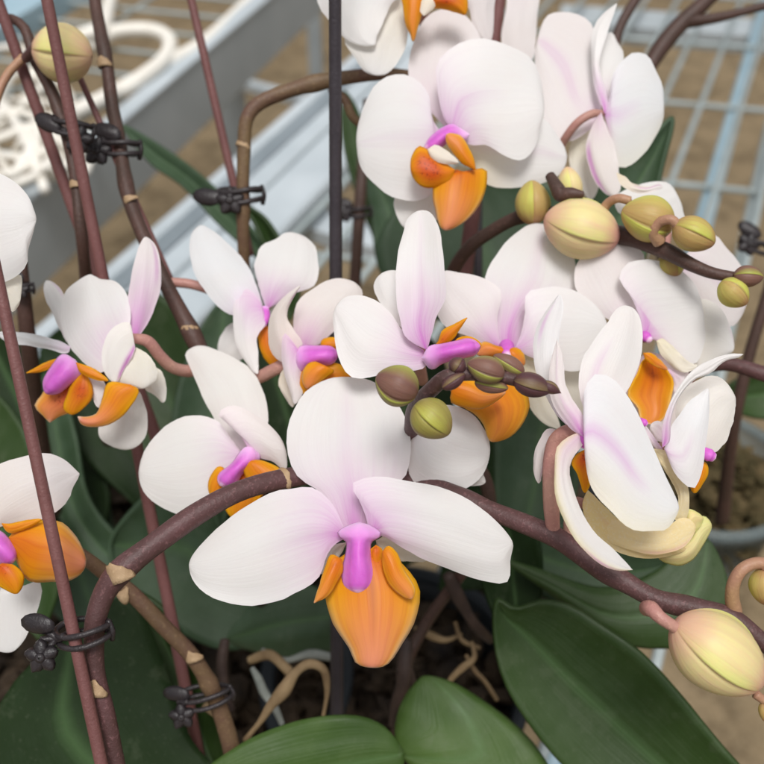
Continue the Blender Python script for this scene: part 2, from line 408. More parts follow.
def bud(name, parent, fr, base, tip, rad, d, mat, lean=0., rot=0., fat=.45, blush=(.7, .6), point=.0, k3=3, seamw=.5):
    """A closed bud: three overlapping sepals with stepped seams, fat point at `fat`; rad in survey px."""
    b, t = fp(fr, [base, tip]); x0 = Vector(b); x1 = Vector(t); ln = (x1-x0).length
    pb = P(b[0], b[1], d); pt = P(t[0], t[1], d+lean*ln*d/F)
    ax = pt-pb; h = ax.length; ax.normalize()
    u0 = ax.cross(FWD).normalized(); v0 = ax.cross(u0).normalized()
    crs = []; nu, nv = 30, 108; verts = []; uvs = []; seam = []; bl = []; faces = []; R0 = rad*d/F
    SEED[0] += 1; sd = SEED[0]*3.1
    for i in range(nu):
        s = .5-.5*math.cos(math.pi*(i/(nu-1))); s = min(.999, max(.001, s))
        ex = math.log(.5)/math.log(fat)
        q = s**ex
        prof = math.sin(math.pi*q)**(.54+point*q)
        for j in range(nv):
            a = 2*math.pi*j/nv
            ph = ((a/(2*math.pi)*k3+rot) % 1.0)
            ex_ = math.sin(math.pi*s)**.6
            step = (.10*(ph**4) - .05*math.exp(-(ph/.05)**2) + .03*math.sin(math.pi*ph))*ex_
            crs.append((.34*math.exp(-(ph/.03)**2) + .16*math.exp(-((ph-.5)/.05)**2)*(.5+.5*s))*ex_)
            r = R0*prof*(1+step+.03*noise.noise(Vector((s*2, math.cos(a), math.sin(a)+sd))))
            verts.append(pb+ax*h*s+(u0*math.cos(a)+v0*math.sin(a))*r); uvs.append((s, a/6.283))
            seam.append(min(1, max(0, (ph-(1-seamw))/seamw))**1.2); bl.append(min(1, blush[0]*max(0, 1-s/.28)+blush[1]*max(0, (s-.72)/.28)))
    for i in range(nu-1):
        for j in range(nv):
            faces.append((i*nv+j, i*nv+(j+1) % nv, (i+1)*nv+(j+1) % nv, (i+1)*nv+j))
    return mesh(name, verts, faces, M[mat], parent, {'seam': seam, 'blush': bl, 'crease': crs}, uvs)
def boxw(name, parent, p0, p1, w, h, mat, up=Vector((0, 0, 1)), bevel=.002):
    """A bar of section w x h (h downward from the line p0-p1 on its top face)."""
    ax = (p1-p0).normalized(); sd = ax.cross(up).normalized(); u = sd.cross(ax)
    vs = [p+sd*w*a+u*h*b for p in (p0, p1) for a, b in ((-.5, 0), (.5, 0), (.5, -1), (-.5, -1))]
    o = mesh(name, vs, [(0, 1, 2, 3), (7, 6, 5, 4), (0, 4, 5, 1), (1, 5, 6, 2), (2, 6, 7, 3), (3, 7, 4, 0)], M[mat], parent, smooth=False)
    m = o.modifiers.new('bevel', 'BEVEL'); m.width = bevel; m.segments = 2
    return o
# ================================================================== the plants
GRP = 'moth orchids crowded together on the bench'
def plant(x, y, d, label):
    return tag(empty('orchid_plant', P(x, y, d)), label, 'orchid plant', GRP)
def flower(pl, x, y, d, label):
    e = empty('orchid_flower', P(x, y, d), pl); e['label'] = label; return e
def budthing(pl, x, y, d, label=None):
    e = empty('flower_bud', P(x, y, d), pl)
    if label: e['label'] = label
    return e

# ---------------------------------------------------------------- A: the plant in front
A_ = plant(120, 800, .245, 'front orchid plant with thick arching purple brown stem and the largest bloom')
tube('flower_stem', A_, 'p', [(131, 830, .240, 9), (116, 764, .238, 9), (106, 715, .236, 9.2), (96, 676, .235, 9.6), (94, 645, .234, 10), (96, 618, .233, 10.6), (105, 592, .233, 11.2), (120, 572, .233, 11.6),
      (160, 540, .236, 11.4), (200, 512, .240, 11), (240, 491, .245, 10.6), (288, 478, .252, 10), (340, 472, .258, 9.5), (420, 482, .256, 9.2), (487, 509, .248, 9), (530, 526, .243, 10), (557, 538, .240, 10.6), (593, 563, .237, 10.2),
      (625, 582, .234, 10), (656, 599, .231, 9.8), (694, 608, .229, 9.2), (730, 616, .227, 9), (764, 643, .225, 8.6), (800, 672, .223, 8)],
     'stem', n=190, seg=18, lump=.06, knob=((.27, .10), (.655, .14), (.81, .14), (.885, .16)))
collar('node_bract', A_, (125, 580), (117, 560), .232, 12.8)
collar('node_bract', A_, (98, 694), (101, 678), .2345, 10.2)
collar('node_bract', A_, (283, 480), (292, 474), .252, 11)
# main bloom
f = flower(A_, 350, 535, .24, 'largest white bloom at front with orange lip and magenta column')
d = .240
blade('dorsal_sepal', f, 'X', (395, 405), [(352, 365), (318, 300), (264, 262), (240, 205), (246, 140), (282, 72), (335, 42)], (380, 38), [(432, 365), (455, 300), (500, 270), (518, 205), (511, 140), (472, 76), (425, 45)], d+.004, lean=.3, cup=3.0, rip=.35, fl=.8, fx=.5, st=.10, s1=.9, cream=.0, edge=.3)
blade('lateral_sepal', f, 'X', (375, 410), [(345, 415), (322, 435)], (312, 480), [(360, 440), (345, 470)], d+.005, lean=.6, cream=.5, fl=.1)
blade('lateral_sepal', f, 'X', (440, 405), [(470, 392), (520, 405)], (560, 448), [(450, 440), (500, 452)], d+.006, lean=.6, cream=.7, fl=.1, cx=1.5)
blade('petal', f, 'X', (378, 400), [(362, 360), (340, 320), (298, 287), (235, 290), (165, 318), (92, 372), (44, 418), (27, 440)], (20, 460), [(352, 412), (330, 440), (312, 490), (262, 524), (172, 552), (108, 546), (54, 522), (30, 496)], d-.001, lean=.10, tilt=.18, cup=3.5, rip=.6, fl=.8, fx=.46, edge=.45)
blade('petal', f, 'X', (425, 400), [(420, 360), (404, 318), (385, 280), (430, 263), (520, 274), (605, 292), (684, 338), (734, 388)], (748, 412), [(455, 396), (500, 423), (560, 453), (640, 484), (700, 501), (736, 497), (742, 452)], d-.002, lean=.16, tilt=.1, cup=3.6, rip=.7, fl=.8, fx=.44, edge=.45)
lip('lip', f, 'X', (420, 425), [(365, 440), (338, 470), (326, 520), (344, 590), (384, 652), (396, 680)], (430, 690), [(470, 435), (505, 465), (537, 512), (530, 580), (497, 640), (465, 684)], d-.003, lean=-.22, cup=4.2, curl=-1, tipk=.95, line=1., flush0=.95, fc=.08)
lip('lip_side_lobe', f, 'X', (362, 448), [(340, 438), (328, 462), (314, 505)], (302, 545), [(366, 470), (352, 500), (330, 531)], d-.008, lean=-.2, cup=1.5, flush0=.5, tipk=.35, sharp=True)
lip('lip_side_lobe', f, 'X', (455, 432), [(456, 470), (472, 506), (500, 530)], (520, 536), [(468, 418), (486, 432), (502, 470), (527, 516)], d-.009, lean=-.15, cup=1.8, flush0=.2, tipk=.45)
blade('callus', f, 'X', (440, 415), [(425, 430), (428, 460)], (440, 480), [(455, 425), (455, 455)], d-.0055, cup=1.5, mat='lip', kind='lip', nu=12, nv=8, flush0=.8)
column('X', (402, 368), [(382, 374), (355, 390), (376, 408), (374, 440), (366, 480), (372, 508)], (400, 521), [(424, 374), (451, 392), (428, 408), (427, 440), (437, 482), (430, 508)], d-.003, lean=-.28, cup=4.6, tipk=.75)
tube('pedicel', f, 'X', [(400, 395, d+.006, 6), (405, 330, d+.016, 6), (395, 285, .257, 6)], 'pedicel')
# right-hand bloom seen from its side
f = flower(A_, 585, 432, .232, 'white bloom in profile on the front stem, wide petal turned to its neighbour')
d = .228
blade('petal', f, 'N', (320, 620), [(300, 560), (284, 430), (300, 330), (350, 248), (420, 148), (472, 86)], (522, 77), [(430, 560), (515, 480), (560, 378), (586, 240), (570, 122)], d+.006, lean=.3, tilt=-.15, cup=2.5, rip=.5, fl=.25, st=.22, vc=.3, s1=.7, edge=.5)
blade('petal', f, 'p', (584, 439), [(583, 415), (586, 385), (597, 373), (613, 379), (628, 397), (641, 420), (652, 445), (665, 475), (676, 497)], (679, 508), [(586, 466), (593, 491), (612, 512), (630, 529), (648, 531), (665, 530), (675, 519)], d-.004, lean=.12, tilt=.35, cup=3.2, rip=.45, mat='petal_cool', fl=.4, fx=.25, st=.42, s0=.02, s1=.75, edge=.35, crR=.6)
blade('dorsal_sepal', f, 'N', (300, 700), [(205, 630), (132, 525), (80, 400), (63, 285), (86, 165), (150, 66)], (190, 22), [(285, 580), (205, 500), (175, 380), (190, 210), (207, 62)], d+.004, lean=.25, tilt=.3, cup=1.6, mat='petal_cool', fl=.6, fx=.3, st=.5, vc=.22, s0=.62, s1=.97)
blade('lateral_sepal', f, 'N', (310, 705), [(240, 660), (150, 525), (140, 380), (155, 310)], (178, 232), [(300, 600), (250, 520), (216, 440), (206, 330)], d-.001, lean=.15, tilt=.2, cup=1.6, mat='petal_blush', fl=.75, fx=.4, st=.15, sharp=True)
blade('lateral_sepal', f, 'O', (260, 50), [(180, 82), (130, 130), (118, 210), (118, 350), (168, 490), (248, 610), (340, 692), (420, 720)], (491, 716), [(262, 100), (200, 190), (188, 250), (202, 310), (250, 440), (310, 535), (385, 605), (445, 665)], d+.001, lean=-.12, tilt=-.5, cup=1.8, fl=.3, st=.6, vc=.06, s0=.68, s1=1.0, crL=1., cream=.2, cx=.6, edge=.2, sharp=True)
blade('petal', f, 'O', (150, 55), [(90, 40), (45, 95), (18, 180), (22, 270)], (42, 303), [(130, 120), (80, 190), (60, 250)], d+.012, lean=.2, mat='petal_blush', fl=.2, st=.3, vc=.9)
lip('lip', f, 'O', (270, 140), [(225, 165), (200, 205), (225, 255)], (262, 345), [(300, 180), (300, 260)], d+.003, lean=.2, flush0=1.0, cup=1.)
tube('column', f, 'O', [(255, 40, d+.001, 5), (262, 90, d, 6), (262, 130, d+.001, 4)], 'column', n=34, seg=20, attr='tipw')
tube('pedicel', f, 'O', [(238, 62, d+.004, 7), (180, 62, d+.006, 8.5), (128, 98, d+.008, 8.5), (102, 190, d+.009, 8.2), (98, 310, d+.009, 8), (103, 430, d+.01, 8), (110, 520, d+.012, 7)], 'pedicel', seg=14)
# half-open bud below it
f = budthing(A_, 650, 530, .245, 'half open yellow bud with pink edged sepals under the profile bloom')
d = .243
blade('sepal', f, 'O', (275, 330), [(250, 400), (262, 460), (300, 540), (390, 615), (500, 655), (620, 658)], (745, 615), [(330, 385), (420, 470), (520, 545), (620, 560)], d-.001, lean=0, tilt=-.5, cup=2.5, mat='petal_yellow', fl=.0, cream=.95, cx=9, st=.14, vc=.6, s0=.15)
blade('sepal', f, 'R', (-40, 340), [(0, 420), (100, 470), (200, 495), (290, 495), (380, 465)], (438, 372), [(40, 330), (150, 360), (280, 375), (370, 325), (415, 335)], d-.003, lean=-.03, tilt=-.4, cup=2.6, mat='petal_yellow', fl=0., cream=.8, cx=9, st=.35, vc=.06, s0=.4, edge=.3)
blade('petal', f, 'R', (225, -10), [(265, 60), (310, 130), (350, 210), (352, 280), (335, 330)], (385, 335), [(320, 10), (372, 70), (405, 200), (405, 290)], d-.001, lean=-.05, tilt=.3, cup=2.0, mat='petal_yellow', cream=.55, cx=9, fl=.0)
blade('sepal', f, 'R', (235, 480), [(270, 520), (340, 548), (410, 530), (470, 455)], (510, 360), [(330, 460), (420, 400), (450, 330), (480, 318)], d+.004, lean=.05, cup=2.5, mat='bud_yellow', kind='bud', fl=.0, thick=.5)
blade('petal', f, 'R', (400, 400), [(385, 350), (388, 300), (410, 282)], (475, 325), [(440, 390), (460, 370)], d+.002, lean=0, cup=1.6, mat='bud_yellow', kind='bud', fl=.0)
tube('pedicel', f, 'O', [(300, 370, d, 5), (258, 400, d+.002, 5), (225, 395, d+.004, 6), (190, 480, d+.006, 6), (190, 560, .243, 6)], 'pedicel')
# buds further along the stem
b = budthing(A_, 690, 625, .223, 'large yellow pink bud hanging under the front stem')
bud('bud_sepals', b, 'V', (338, 205), (752, 505), 37, .221, 'bud_yellow', rot=.08, fat=.46, blush=(.8, .9), seamw=.28)
tube('pedicel', b, 'V', [(205, 135, .226, 8), (228, 140, .222, 8), (270, 180, .220, 6.6), (330, 220, .220, 6.2), (395, 260, .221, 6.4)], 'pedicel', seg=14)
b = budthing(A_, 745, 560, .226, 'olive bud on a curled tan stalk at the right edge')
bud('bud_sepals', b, 'R', (770, 560), (770, 740), 15, .224, 'bud_olive', rot=.4)
tube('pedicel', b, 'R', [(622, 770, .228, 8), (612, 700, .226, 7), (622, 630, .224, 6.4), (655, 575, .223, 6.2), (705, 545, .223, 6), (760, 542, .223, 6), (785, 570, .223, 6)], 'pedicel_tan', seg=14)
b = budthing(A_, 762, 705, .225)
b['label'] = 'tiny green bud below the large yellow pink bud'
bud('bud_sepals', b, 'V', (764, 580), (775, 680), 6, .226, 'bud_olive', rot=.2)
tube('pedicel', b, 'V', [(725, 545, .226, 5), (750, 565, .226, 4.5), (785, 590, .226, 4)], 'pedicel_tan')
# branch tip with young buds, rising behind the main bloom
tube('flower_stem', A_, 'p', [(398, 487, .262, 8), (407, 470, .269, 8), (412, 448, .264, 8), (412, 427, .251, 8), (416, 407, .236, 8.2), (432, 389, .225, 8.2), (447, 377, .221, 8), (465, 374, .221, 7), (490, 375, .221, 7), (515, 380, .221, 6.5), (535, 386, .221, 5), (552, 389, .221, 2)], 'stem', n=80, lump=.08, seg=14)
for (fr, ba, ti, r, dd, mt, rot, kw) in (
    ('K', (225, 500), (30, 410), 20.5, .221, 'bud_brown', .62, {}), ('K', (215, 545), (378, 690), 20, .2215, 'bud_green', .12, {}),
    ('K', (395, 395), (440, 325), 9, .220, 'bud_dark', .2, {}), ('K', (345, 470), (455, 400), 7, .219, 'bud_dark', .3, {}),
    ('K', (640, 410), (465, 350), 13, .2185, 'bud_brown', .45, {}), ('K', (735, 400), (590, 312), 9, .222, 'bud_brown', .3, {}), ('K', (500, 440), (660, 470), 8, .221, 'bud_brown', .15, {}),
    ('N', (-30, 430), (150, 480), 12, .219, 'bud_dark', .1, {}), ('N', (100, 440), (198, 494), 6, .2185, 'bud_dark', .5, {'point': .6})):
    bud('young_bud', A_, fr, ba, ti, r, dd, mt, rot=rot, seamw=.45, blush=(.3, .5), **kw)

# ---------------------------------------------------------------- C: centre plant
E_ = plant(395, 742, .34, 'middle orchid plant with two overlapping blooms behind the dark bud tip')
f = flower(E_, 430, 350, .25, 'white bloom with magenta column pointing right behind the dark bud tip')
d = .249
blade('petal', f, 'W', (305, 470), [(255, 430), (205, 360), (158, 322), (90, 308)], (45, 345), [(310, 520), (260, 535), (180, 545), (95, 552), (58, 505), (42, 425)], d, lean=.1, tilt=.2, cup=3, fl=.55, fx=.45, edge=.3, rip=.5)
blade('dorsal_sepal', f, 'W', (300, 440), [(240, 405), (178, 335), (158, 278)], (182, 244), [(310, 400), (270, 300), (228, 238)], d+.006, lean=.4, fl=.3)
blade('petal', f, 'W', (312, 470), [(262, 440), (238, 400), (224, 250), (236, 150), (262, 80)], (292, 60), [(325, 440), (345, 370), (369, 320), (362, 200), (350, 110), (325, 66)], d-.003, lean=.22, tilt=-.25, cup=2.6, fl=.75, fx=.55, fold=.8, st=.1, edge=.4)
blade('lateral_sepal', f, 'p', (420, 415), [(432, 408), (447, 405), (462, 408), (478, 420)], (490, 446), [(408, 455), (412, 480), (436, 492), (460, 491), (482, 476)], d+.004, lean=.1, cup=3, fl=.1)
blade('lateral_sepal', f, 'p', (445, 450), [(470, 462), (482, 472)], (485, 483), [(455, 480), (470, 486)], d+.008, lean=.2, fl=.0)
column('K', (255, 325), [(285, 274), (345, 262), (410, 249), (480, 239)], (519, 268), [(295, 374), (345, 345), (430, 322), (500, 304)], d-.003, lean=-.16)
lip('lip_side_lobe', f, 'K', (310, 268), [(330, 240), (345, 195), (400, 165)], (462, 134), [(350, 262), (395, 235), (425, 190)], d-.001, lean=-.05, flush0=.6, cup=1.2, sharp=True)
lip('lip', f, 'K', (340, 440), [(390, 480), (385, 530), (455, 560), (535, 566)], (645, 488), [(420, 415), (490, 430), (560, 480)], d-.005, lean=-.1, cup=2.4, tipk=.4, flush0=.3)
lip('lip_side_lobe', f, 'K', (400, 255), [(420, 232), (470, 222)], (530, 260), [(450, 290), (510, 290)], d-.002, flush0=.2, cup=1.)
tube('pedicel', f, 'W', [(305, 470, d+.004, 6), (290, 490, d+.016, 6), (300, 560, d+.03, 6)], 'pedicel')
f = flower(E_, 507, 347, .27, 'large white bloom facing forward, orange lip hanging below the dark bud tip')
d = .268
blade('dorsal_sepal', f, 'L', (325, 665), [(280, 640), (262, 560), (262, 470), (226, 380), (215, 318), (258, 232), (338, 132), (420, 72)], (475, 64), [(370, 650), (400, 560), (480, 460), (620, 420), (657, 380), (655, 285), (612, 155), (545, 82)], d+.005, lean=.4, cup=3.5, fl=.7, fx=.5, st=.12, fold=1., edge=.35, mat='petal')
blade('petal', f, 'L', (300, 665), [(285, 620), (274, 520), (288, 385), (205, 325), (100, 300)], (18, 292), [(250, 660), (150, 610), (30, 560), (-30, 450), (-20, 350)], d+.001, lean=.15, cup=3, fl=.6, fx=.4, mat='petal_blush')
blade('petal', f, 'L', (350, 668), [(385, 600), (405, 500), (415, 400), (500, 370), (620, 378), (700, 420), (765, 480)], (800, 570), [(430, 700), (560, 760), (690, 760)], d-.001, lean=.15, cup=3, fl=.5, fx=.4, edge=.4)
blade('lateral_sepal', f, 'N', (-20, 330), [(0, 430), (45, 560), (120, 640)], (192, 660), [(60, 340), (125, 400), (150, 530)], d+.004, lean=.2, cream=.8, cx=1.4, fl=0.)
lip('lip', f, 'K', (520, 380), [(430, 470), (430, 545), (500, 590), (545, 645), (562, 700)], (580, 722), [(640, 380), (710, 455), (762, 530), (735, 625), (665, 702)], d-.014, lean=-.1, tilt=-.1, cup=4, tipk=.25, line=.9, flush0=.4)
lip('lip_side_lobe', f, 'L', (330, 660), [(270, 650), (210, 630), (185, 650)], (180, 690), [(380, 690), (300, 700)], d-.005, tipk=.7, flush0=.2)
lip('lip_side_lobe', f, 'L', (335, 662), [(365, 660), (400, 690)], (400, 740), [(310, 690), (340, 730)], d-.006, tipk=.5, flush0=.1)
blade('lateral_sepal', f, 'N', (60, 320), [(110, 420), (160, 520), (240, 610)], (330, 640), [(160, 300), (330, 330), (380, 480)], d+.008, lean=.1, cream=.5, cx=2, fl=0., cup=2)
tube('column', f, 'L', [(318, 640, d+.003, 6), (318, 655, d-.002, 9), (320, 680, d-.006, 7.5), (322, 700, d-.008, 4)], 'column', n=34, seg=20, attr='tipw')
tube('pedicel', f, 'L', [(318, 660, d+.006, 6), (310, 600, d+.02, 6), (250, 560, d+.035, 6)], 'pedicel')
tube('flower_stem', E_, 'p', [(300, 400, .30, 7), (380, 425, .30, 7), (440, 440, .30, 7), (480, 470, .305, 7), (490, 510, .31, 7), (470, 560, .33, 6), (425, 625, .345, 6), (408, 660, .345, 6), (402, 700, .345, 6.5), (396, 745, .35, 8)], 'stem_dark', n=70)
leaf('leaf', E_, 'p', (402, 752), [(385, 728), (360, 716), (317, 717), (278, 727), (238, 746)], (196, 785), [(400, 780), (360, 812), (300, 830), (240, 820)], .300, lean=-.06, cup=4, mat='leaf_light')
leaf('leaf', E_, 'p', (396, 748), [(396, 725), (402, 703), (415, 684)], (424, 678), [(420, 770), (560, 800), (548, 766), (525, 735), (480, 700), (450, 683)], .322, lean=.2, tilt=.2, cup=4, mat='leaf_light')
leaf('leaf', E_, 'p', (770, 800), [(715, 738), (682, 697), (641, 653), (601, 625), (572, 606), (545, 600), (515, 608)], (498, 600), [(690, 850), (600, 800), (562, 764), (535, 732), (505, 684), (494, 638)], .285, lean=.22, tilt=-.12, cup=-4, fold=-3, mat='leaf')

# ---------------------------------------------------------------- B: left plant
B_ = plant(250, 600, .38, 'left orchid plant with four blooms on a dark upright stem')
tube('flower_stem', B_, 'p', [(92, -40, .33, 6), (95, 0, .33, 6.2), (101, 35, .325, 6.4), (107, 65, .322, 6.4), (112, 105, .32, 6.6), (119, 140, .315, 6.8), (125, 180, .31, 7), (131, 205, .307, 7), (145, 240, .303, 7), (170, 292, .298, 7.4), (190, 330, .295, 8), (208, 366, .296, 8), (240, 420, .31, 8), (262, 520, .34, 8), (262, 600, .37, 9)], 'stem_dark', n=110, knob=((.13, .12), (.32, .12), (.53, .16)), lump=.08)
collar('node_bract', B_, (106, 68), (105, 58), .3215, 7.4); collar('node_bract', B_, (133, 202), (130, 196), .3065, 7.6); collar('node_bract', B_, (192, 333), (188, 325), .295, 8.8)
f = flower(B_, 125, 330, .275, 'white and pink bloom turned away to the left, magenta and orange lip showing below')
d = .27
blade('lateral_sepal', f, 'Z', (255, 545), [(232, 500), (204, 440), (168, 355)], (176, 308), [(262, 480), (240, 350), (208, 318)], d+.008, lean=.3, st=.3, vc=.9, s0=.6, fl=.1)
blade('petal', f, 'Z', (475, 545), [(500, 450), (478, 350), (432, 306), (388, 302)], (345, 284), [(440, 620), (385, 660), (330, 632), (268, 560), (236, 480), (234, 420), (250, 350), (292, 312)], d, lean=.55, tilt=-.15, cup=3, fl=.1, flush0=.3, rip=.5, edge=.4, mat='petal', nu=34)
blade('petal', f, 'Z', (508, 530), [(484, 462), (490, 350), (510, 250), (536, 168)], (556, 141), [(522, 528), (572, 460), (602, 380), (616, 300), (611, 222), (590, 165)], d+.003, lean=.2, tilt=-.2, cup=2.4, mat='petal_blush', fl=.9, fx=.8, st=.4, vc=.85, s0=.5, s1=1.)
blade('lateral_sepal', f, 'Z', (270, 560), [(245, 545), (170, 522), (80, 505)], (-10, 510), [(260, 585), (190, 572), (110, 555), (30, 545)], d+.005, lean=.1, cup=1., mat='petal_cool', fl=.3)
blade('dorsal_sepal', f, 'E', (635, 185), [(618, 108), (540, 130), (495, 205), (486, 300), (505, 358)], (550, 395), [(645, 230), (625, 280), (590, 340)], d-.005, lean=-.05, cup=2., cream=.2, cx=1.2, fl=0, st=.8, vc=.93, s0=.1)
blade('lateral_sepal', f, 'E', (650, 225), [(625, 270), (585, 320), (545, 365), (575, 404), (630, 418)], (690, 422), [(700, 255), (742, 310), (746, 380)], d-.004, cup=2.4, cream=.45, cx=1.3, fl=0)
blade('lateral_sepal', f, 'E', (690, 300), [(690, 420), (730, 450)], (780, 490), [(770, 340), (795, 430)], d+.006, cup=1.5, cream=.4, cx=1.3, fl=0)
column('E', (355, 290), [(300, 264), (250, 320), (212, 385)], (222, 440), [(388, 348), (330, 402), (275, 442)], d-.001, lean=-.14)
lip('lip_side_lobe', f, 'E', (300, 278), [(240, 290), (180, 318)], (128, 348), [(270, 310), (200, 342)], d+.001, cup=.6, flush0=.1, sharp=True)
lip('lip', f, 'E', (395, 320), [(300, 330), (232, 390), (203, 450), (167, 506), (205, 550)], (238, 583), [(440, 420), (425, 490), (370, 530), (300, 548)], d+.002, lean=.08, flush0=1., fc=.5, tipk=.75, cup=2.5, sharp=True)
lip('lip_side_lobe', f, 'E', (400, 345), [(345, 400), (318, 460), (305, 520)], (345, 546), [(436, 400), (442, 460), (405, 510)], d-.002, flush0=.9, fc=.4, cup=1.8)
lip('lip_side_lobe', f, 'E', (365, 300), [(430, 320), (480, 350)], (515, 385), [(380, 340), (440, 375)], d-.006, flush0=.1, cup=.8)
blade('callus', f, 'E', (420, 350), [(410, 400), (440, 460)], (470, 515), [(500, 390), (500, 460)], d-.001, mat='petal_blush', cup=1., nu=14, nv=8, fl=.2)
blade('petal', f, 'E', (600, 420), [(500, 520), (470, 610), (482, 665)], (585, 715), [(665, 440), (700, 540), (700, 640), (650, 702)], d+.008, cup=3, cream=.12, cx=2, fl=0)
lip('lip', f, 'E', (620, 405), [(520, 395), (490, 470), (460, 545), (410, 560)], (373, 558), [(662, 430), (630, 500), (550, 580), (450, 606), (390, 592)], d-.006, cup=2, flush0=.0, tipk=1., sharp=True)
tube('pedicel', f, 'p', [(131, 338, d, 5), (147, 341, d+.002, 6), (160, 356, d+.006, 6), (172, 367, d+.01, 6), (190, 371, d+.017, 6.2), (206, 366, .294, 6)], 'pedicel', seg=14)
f = flower(B_, 263, 315, .29, 'white bloom with two tall upright petals beneath the wire clip, left of the black stake')
d = .288
blade('petal', f, 'H', (405, 445), [(395, 400), (362, 305), (312, 202), (240, 122), (160, 54)], (100, 24), [(330, 452), (255, 456), (195, 425), (128, 348), (70, 262), (44, 150), (56, 62)], d, lean=.15, tilt=.2, cup=3.4, fl=.6, fx=.35, mat='petal_cool', edge=.3)
blade('lateral_sepal', f, 'H', (402, 440), [(375, 375), (320, 325), (264, 318), (254, 420), (264, 580), (302, 662)], (368, 735), [(405, 500), (368, 560), (374, 645)], d-.003, lean=-.05, tilt=.3, cup=2.2, fl=.55, fx=.55)
blade('petal', f, 'H', (415, 430), [(398, 378), (364, 280), (355, 220), (385, 130), (450, 92), (490, 64)], (545, 60), [(450, 410), (540, 350), (640, 312), (662, 225), (652, 150), (612, 90)], d+.003, lean=.25, cup=3, fl=.7, fx=.45, edge=.5)
blade('lateral_sepal', f, 'H', (330, 560), [(255, 490), (205, 535), (180, 600)], (190, 650), [(320, 640), (260, 680)], d+.01, lean=.2, cup=1.5, fl=0.)
tube('column', f, 'H', [(405, 425, d, 5), (408, 455, d-.002, 5.5), (402, 490, d-.003, 4.5), (400, 505, d-.003, 3)], 'column', n=34, seg=20, attr='tipw')
lip('lip', f, 'H', (405, 505), [(376, 530), (374, 570), (392, 640), (430, 690)], (480, 720), [(440, 520), (440, 600), (480, 650)], d, flush0=.5, cup=1.4)
tube('pedicel', f, 'p', [(262, 318, d+.004, 4), (240, 305, d+.012, 4), (215, 292, d+.014, 5), (190, 284, d+.014, 5), (162, 282, .301, 5)], 'pedicel', seg=12)
f = flower(B_, 300, 350, .275, 'peach tinted bloom facing right with magenta column, just left of the middle blooms')
d = .275
blade('petal', f, 'I', (310, 440), [(262, 390), (255, 300), (275, 200), (345, 138), (410, 100), (480, 88)], (550, 108), [(345, 425), (400, 385), (460, 330), (560, 250), (586, 160)], d+.003, lean=.15, cup=3, mat='petal_blush', fl=.6, fx=.45, cream=.22, cx=1.5)
blade('dorsal_sepal', f, 'I', (285, 440), [(230, 490), (190, 485), (152, 440), (135, 370), (145, 265), (190, 195)], (288, 122), [(300, 400), (255, 330), (225, 260), (250, 190)], d-.003, lean=-.05, tilt=.35, cup=2.5, mat='petal_blush', fl=.25, cream=.4, cx=1.5, st=.5, vc=.9, s0=.7, s1=1.)
blade('lateral_sepal', f, 'I', (290, 440), [(212, 350), (198, 420), (208, 530), (240, 630)], (262, 690), [(295, 520), (285, 590), (300, 635)], d-.005, cup=1.6, mat='petal_blush', fl=.8, fx=.6)
blade('lateral_sepal', f, 'I', (230, 490), [(195, 540), (183, 590), (205, 640)], (252, 703), [(235, 560), (262, 640)], d+.002, cup=1.4, mat='petal_blush', fl=.0, cream=.7, cx=2)
column('I', (272, 470), [(288, 418), (370, 414), (435, 418)], (462, 450), [(284, 524), (375, 500), (440, 490)], d-.004, lean=-.16)
lip('lip_side_lobe', f, 'I', (390, 430), [(390, 385), (430, 370)], (480, 385), [(430, 430), (480, 420)], d-.004, cup=1.4, flush0=.15)
lip('lip_side_lobe', f, 'I', (400, 510), [(350, 485), (305, 520), (298, 575)], (320, 612), [(450, 530), (400, 570), (360, 600)], d-.008, cup=2, flush0=.0, tipk=.6)
lip('lip', f, 'I', (300, 520), [(280, 580), (300, 640), (400, 620)], (530, 560), [(380, 490), (440, 490), (490, 505)], d-.004, cup=1.5, flush0=.1)
tube('pedicel', f, 'I', [(290, 450, d+.004, 5), (200, 505, d+.004, 6.5), (150, 530, d+.006, 6.5), (90, 560, d+.010, 6.5), (20, 560, d+.018, 6)], 'pedicel', seg=12)
f = flower(B_, 243, 455, .27, 'creamy white bloom resting above the thick front stem, rounded left petal')
d = .268
blade('dorsal_sepal', f, 'J', (530, 530), [(460, 460), (400, 375), (338, 250), (290, 140), (264, 65)], (300, 34), [(620, 520), (660, 390), (632, 235), (582, 140), (500, 88), (415, 48), (345, 26)], d+.006, lean=.35, cup=3, fl=.25, cream=.1, cx=2)
blade('petal', f, 'J', (535, 540), [(490, 480), (420, 392), (345, 360), (232, 374), (140, 440), (76, 512)], (42, 622), [(530, 600), (460, 700), (400, 800), (330, 836), (240, 836), (110, 772), (54, 700)], d, lean=.12, tilt=.15, cup=3.6, fl=.4, fx=.42, edge=.55, cream=.05, cx=2)
blade('petal', f, 'J', (575, 540), [(552, 500), (500, 420), (418, 352), (490, 312), (580, 345), (660, 400), (718, 465)], (747, 540), [(610, 560), (680, 580), (740, 622)], d-.003, lean=.12, cup=3, mat='petal_blush', fl=.5, fx=.45, cream=.08, cx=2)
column('J', (580, 515), [(548, 520), (490, 592), (425, 652)], (436, 692), [(618, 562), (545, 622), (490, 692)], d-.003, lean=-.2, tipk=.7)
lip('lip_side_lobe', f, 'J', (470, 640), [(430, 604), (385, 650), (374, 700)], (395, 755), [(480, 690), (440, 735)], d-.002, cup=1.8, flush0=.1)
lip('lip_side_lobe', f, 'J', (575, 578), [(545, 600), (552, 655), (585, 685)], (650, 690), [(620, 575), (690, 600), (740, 640)], d-.006, cup=2, flush0=.1, tipk=.55)
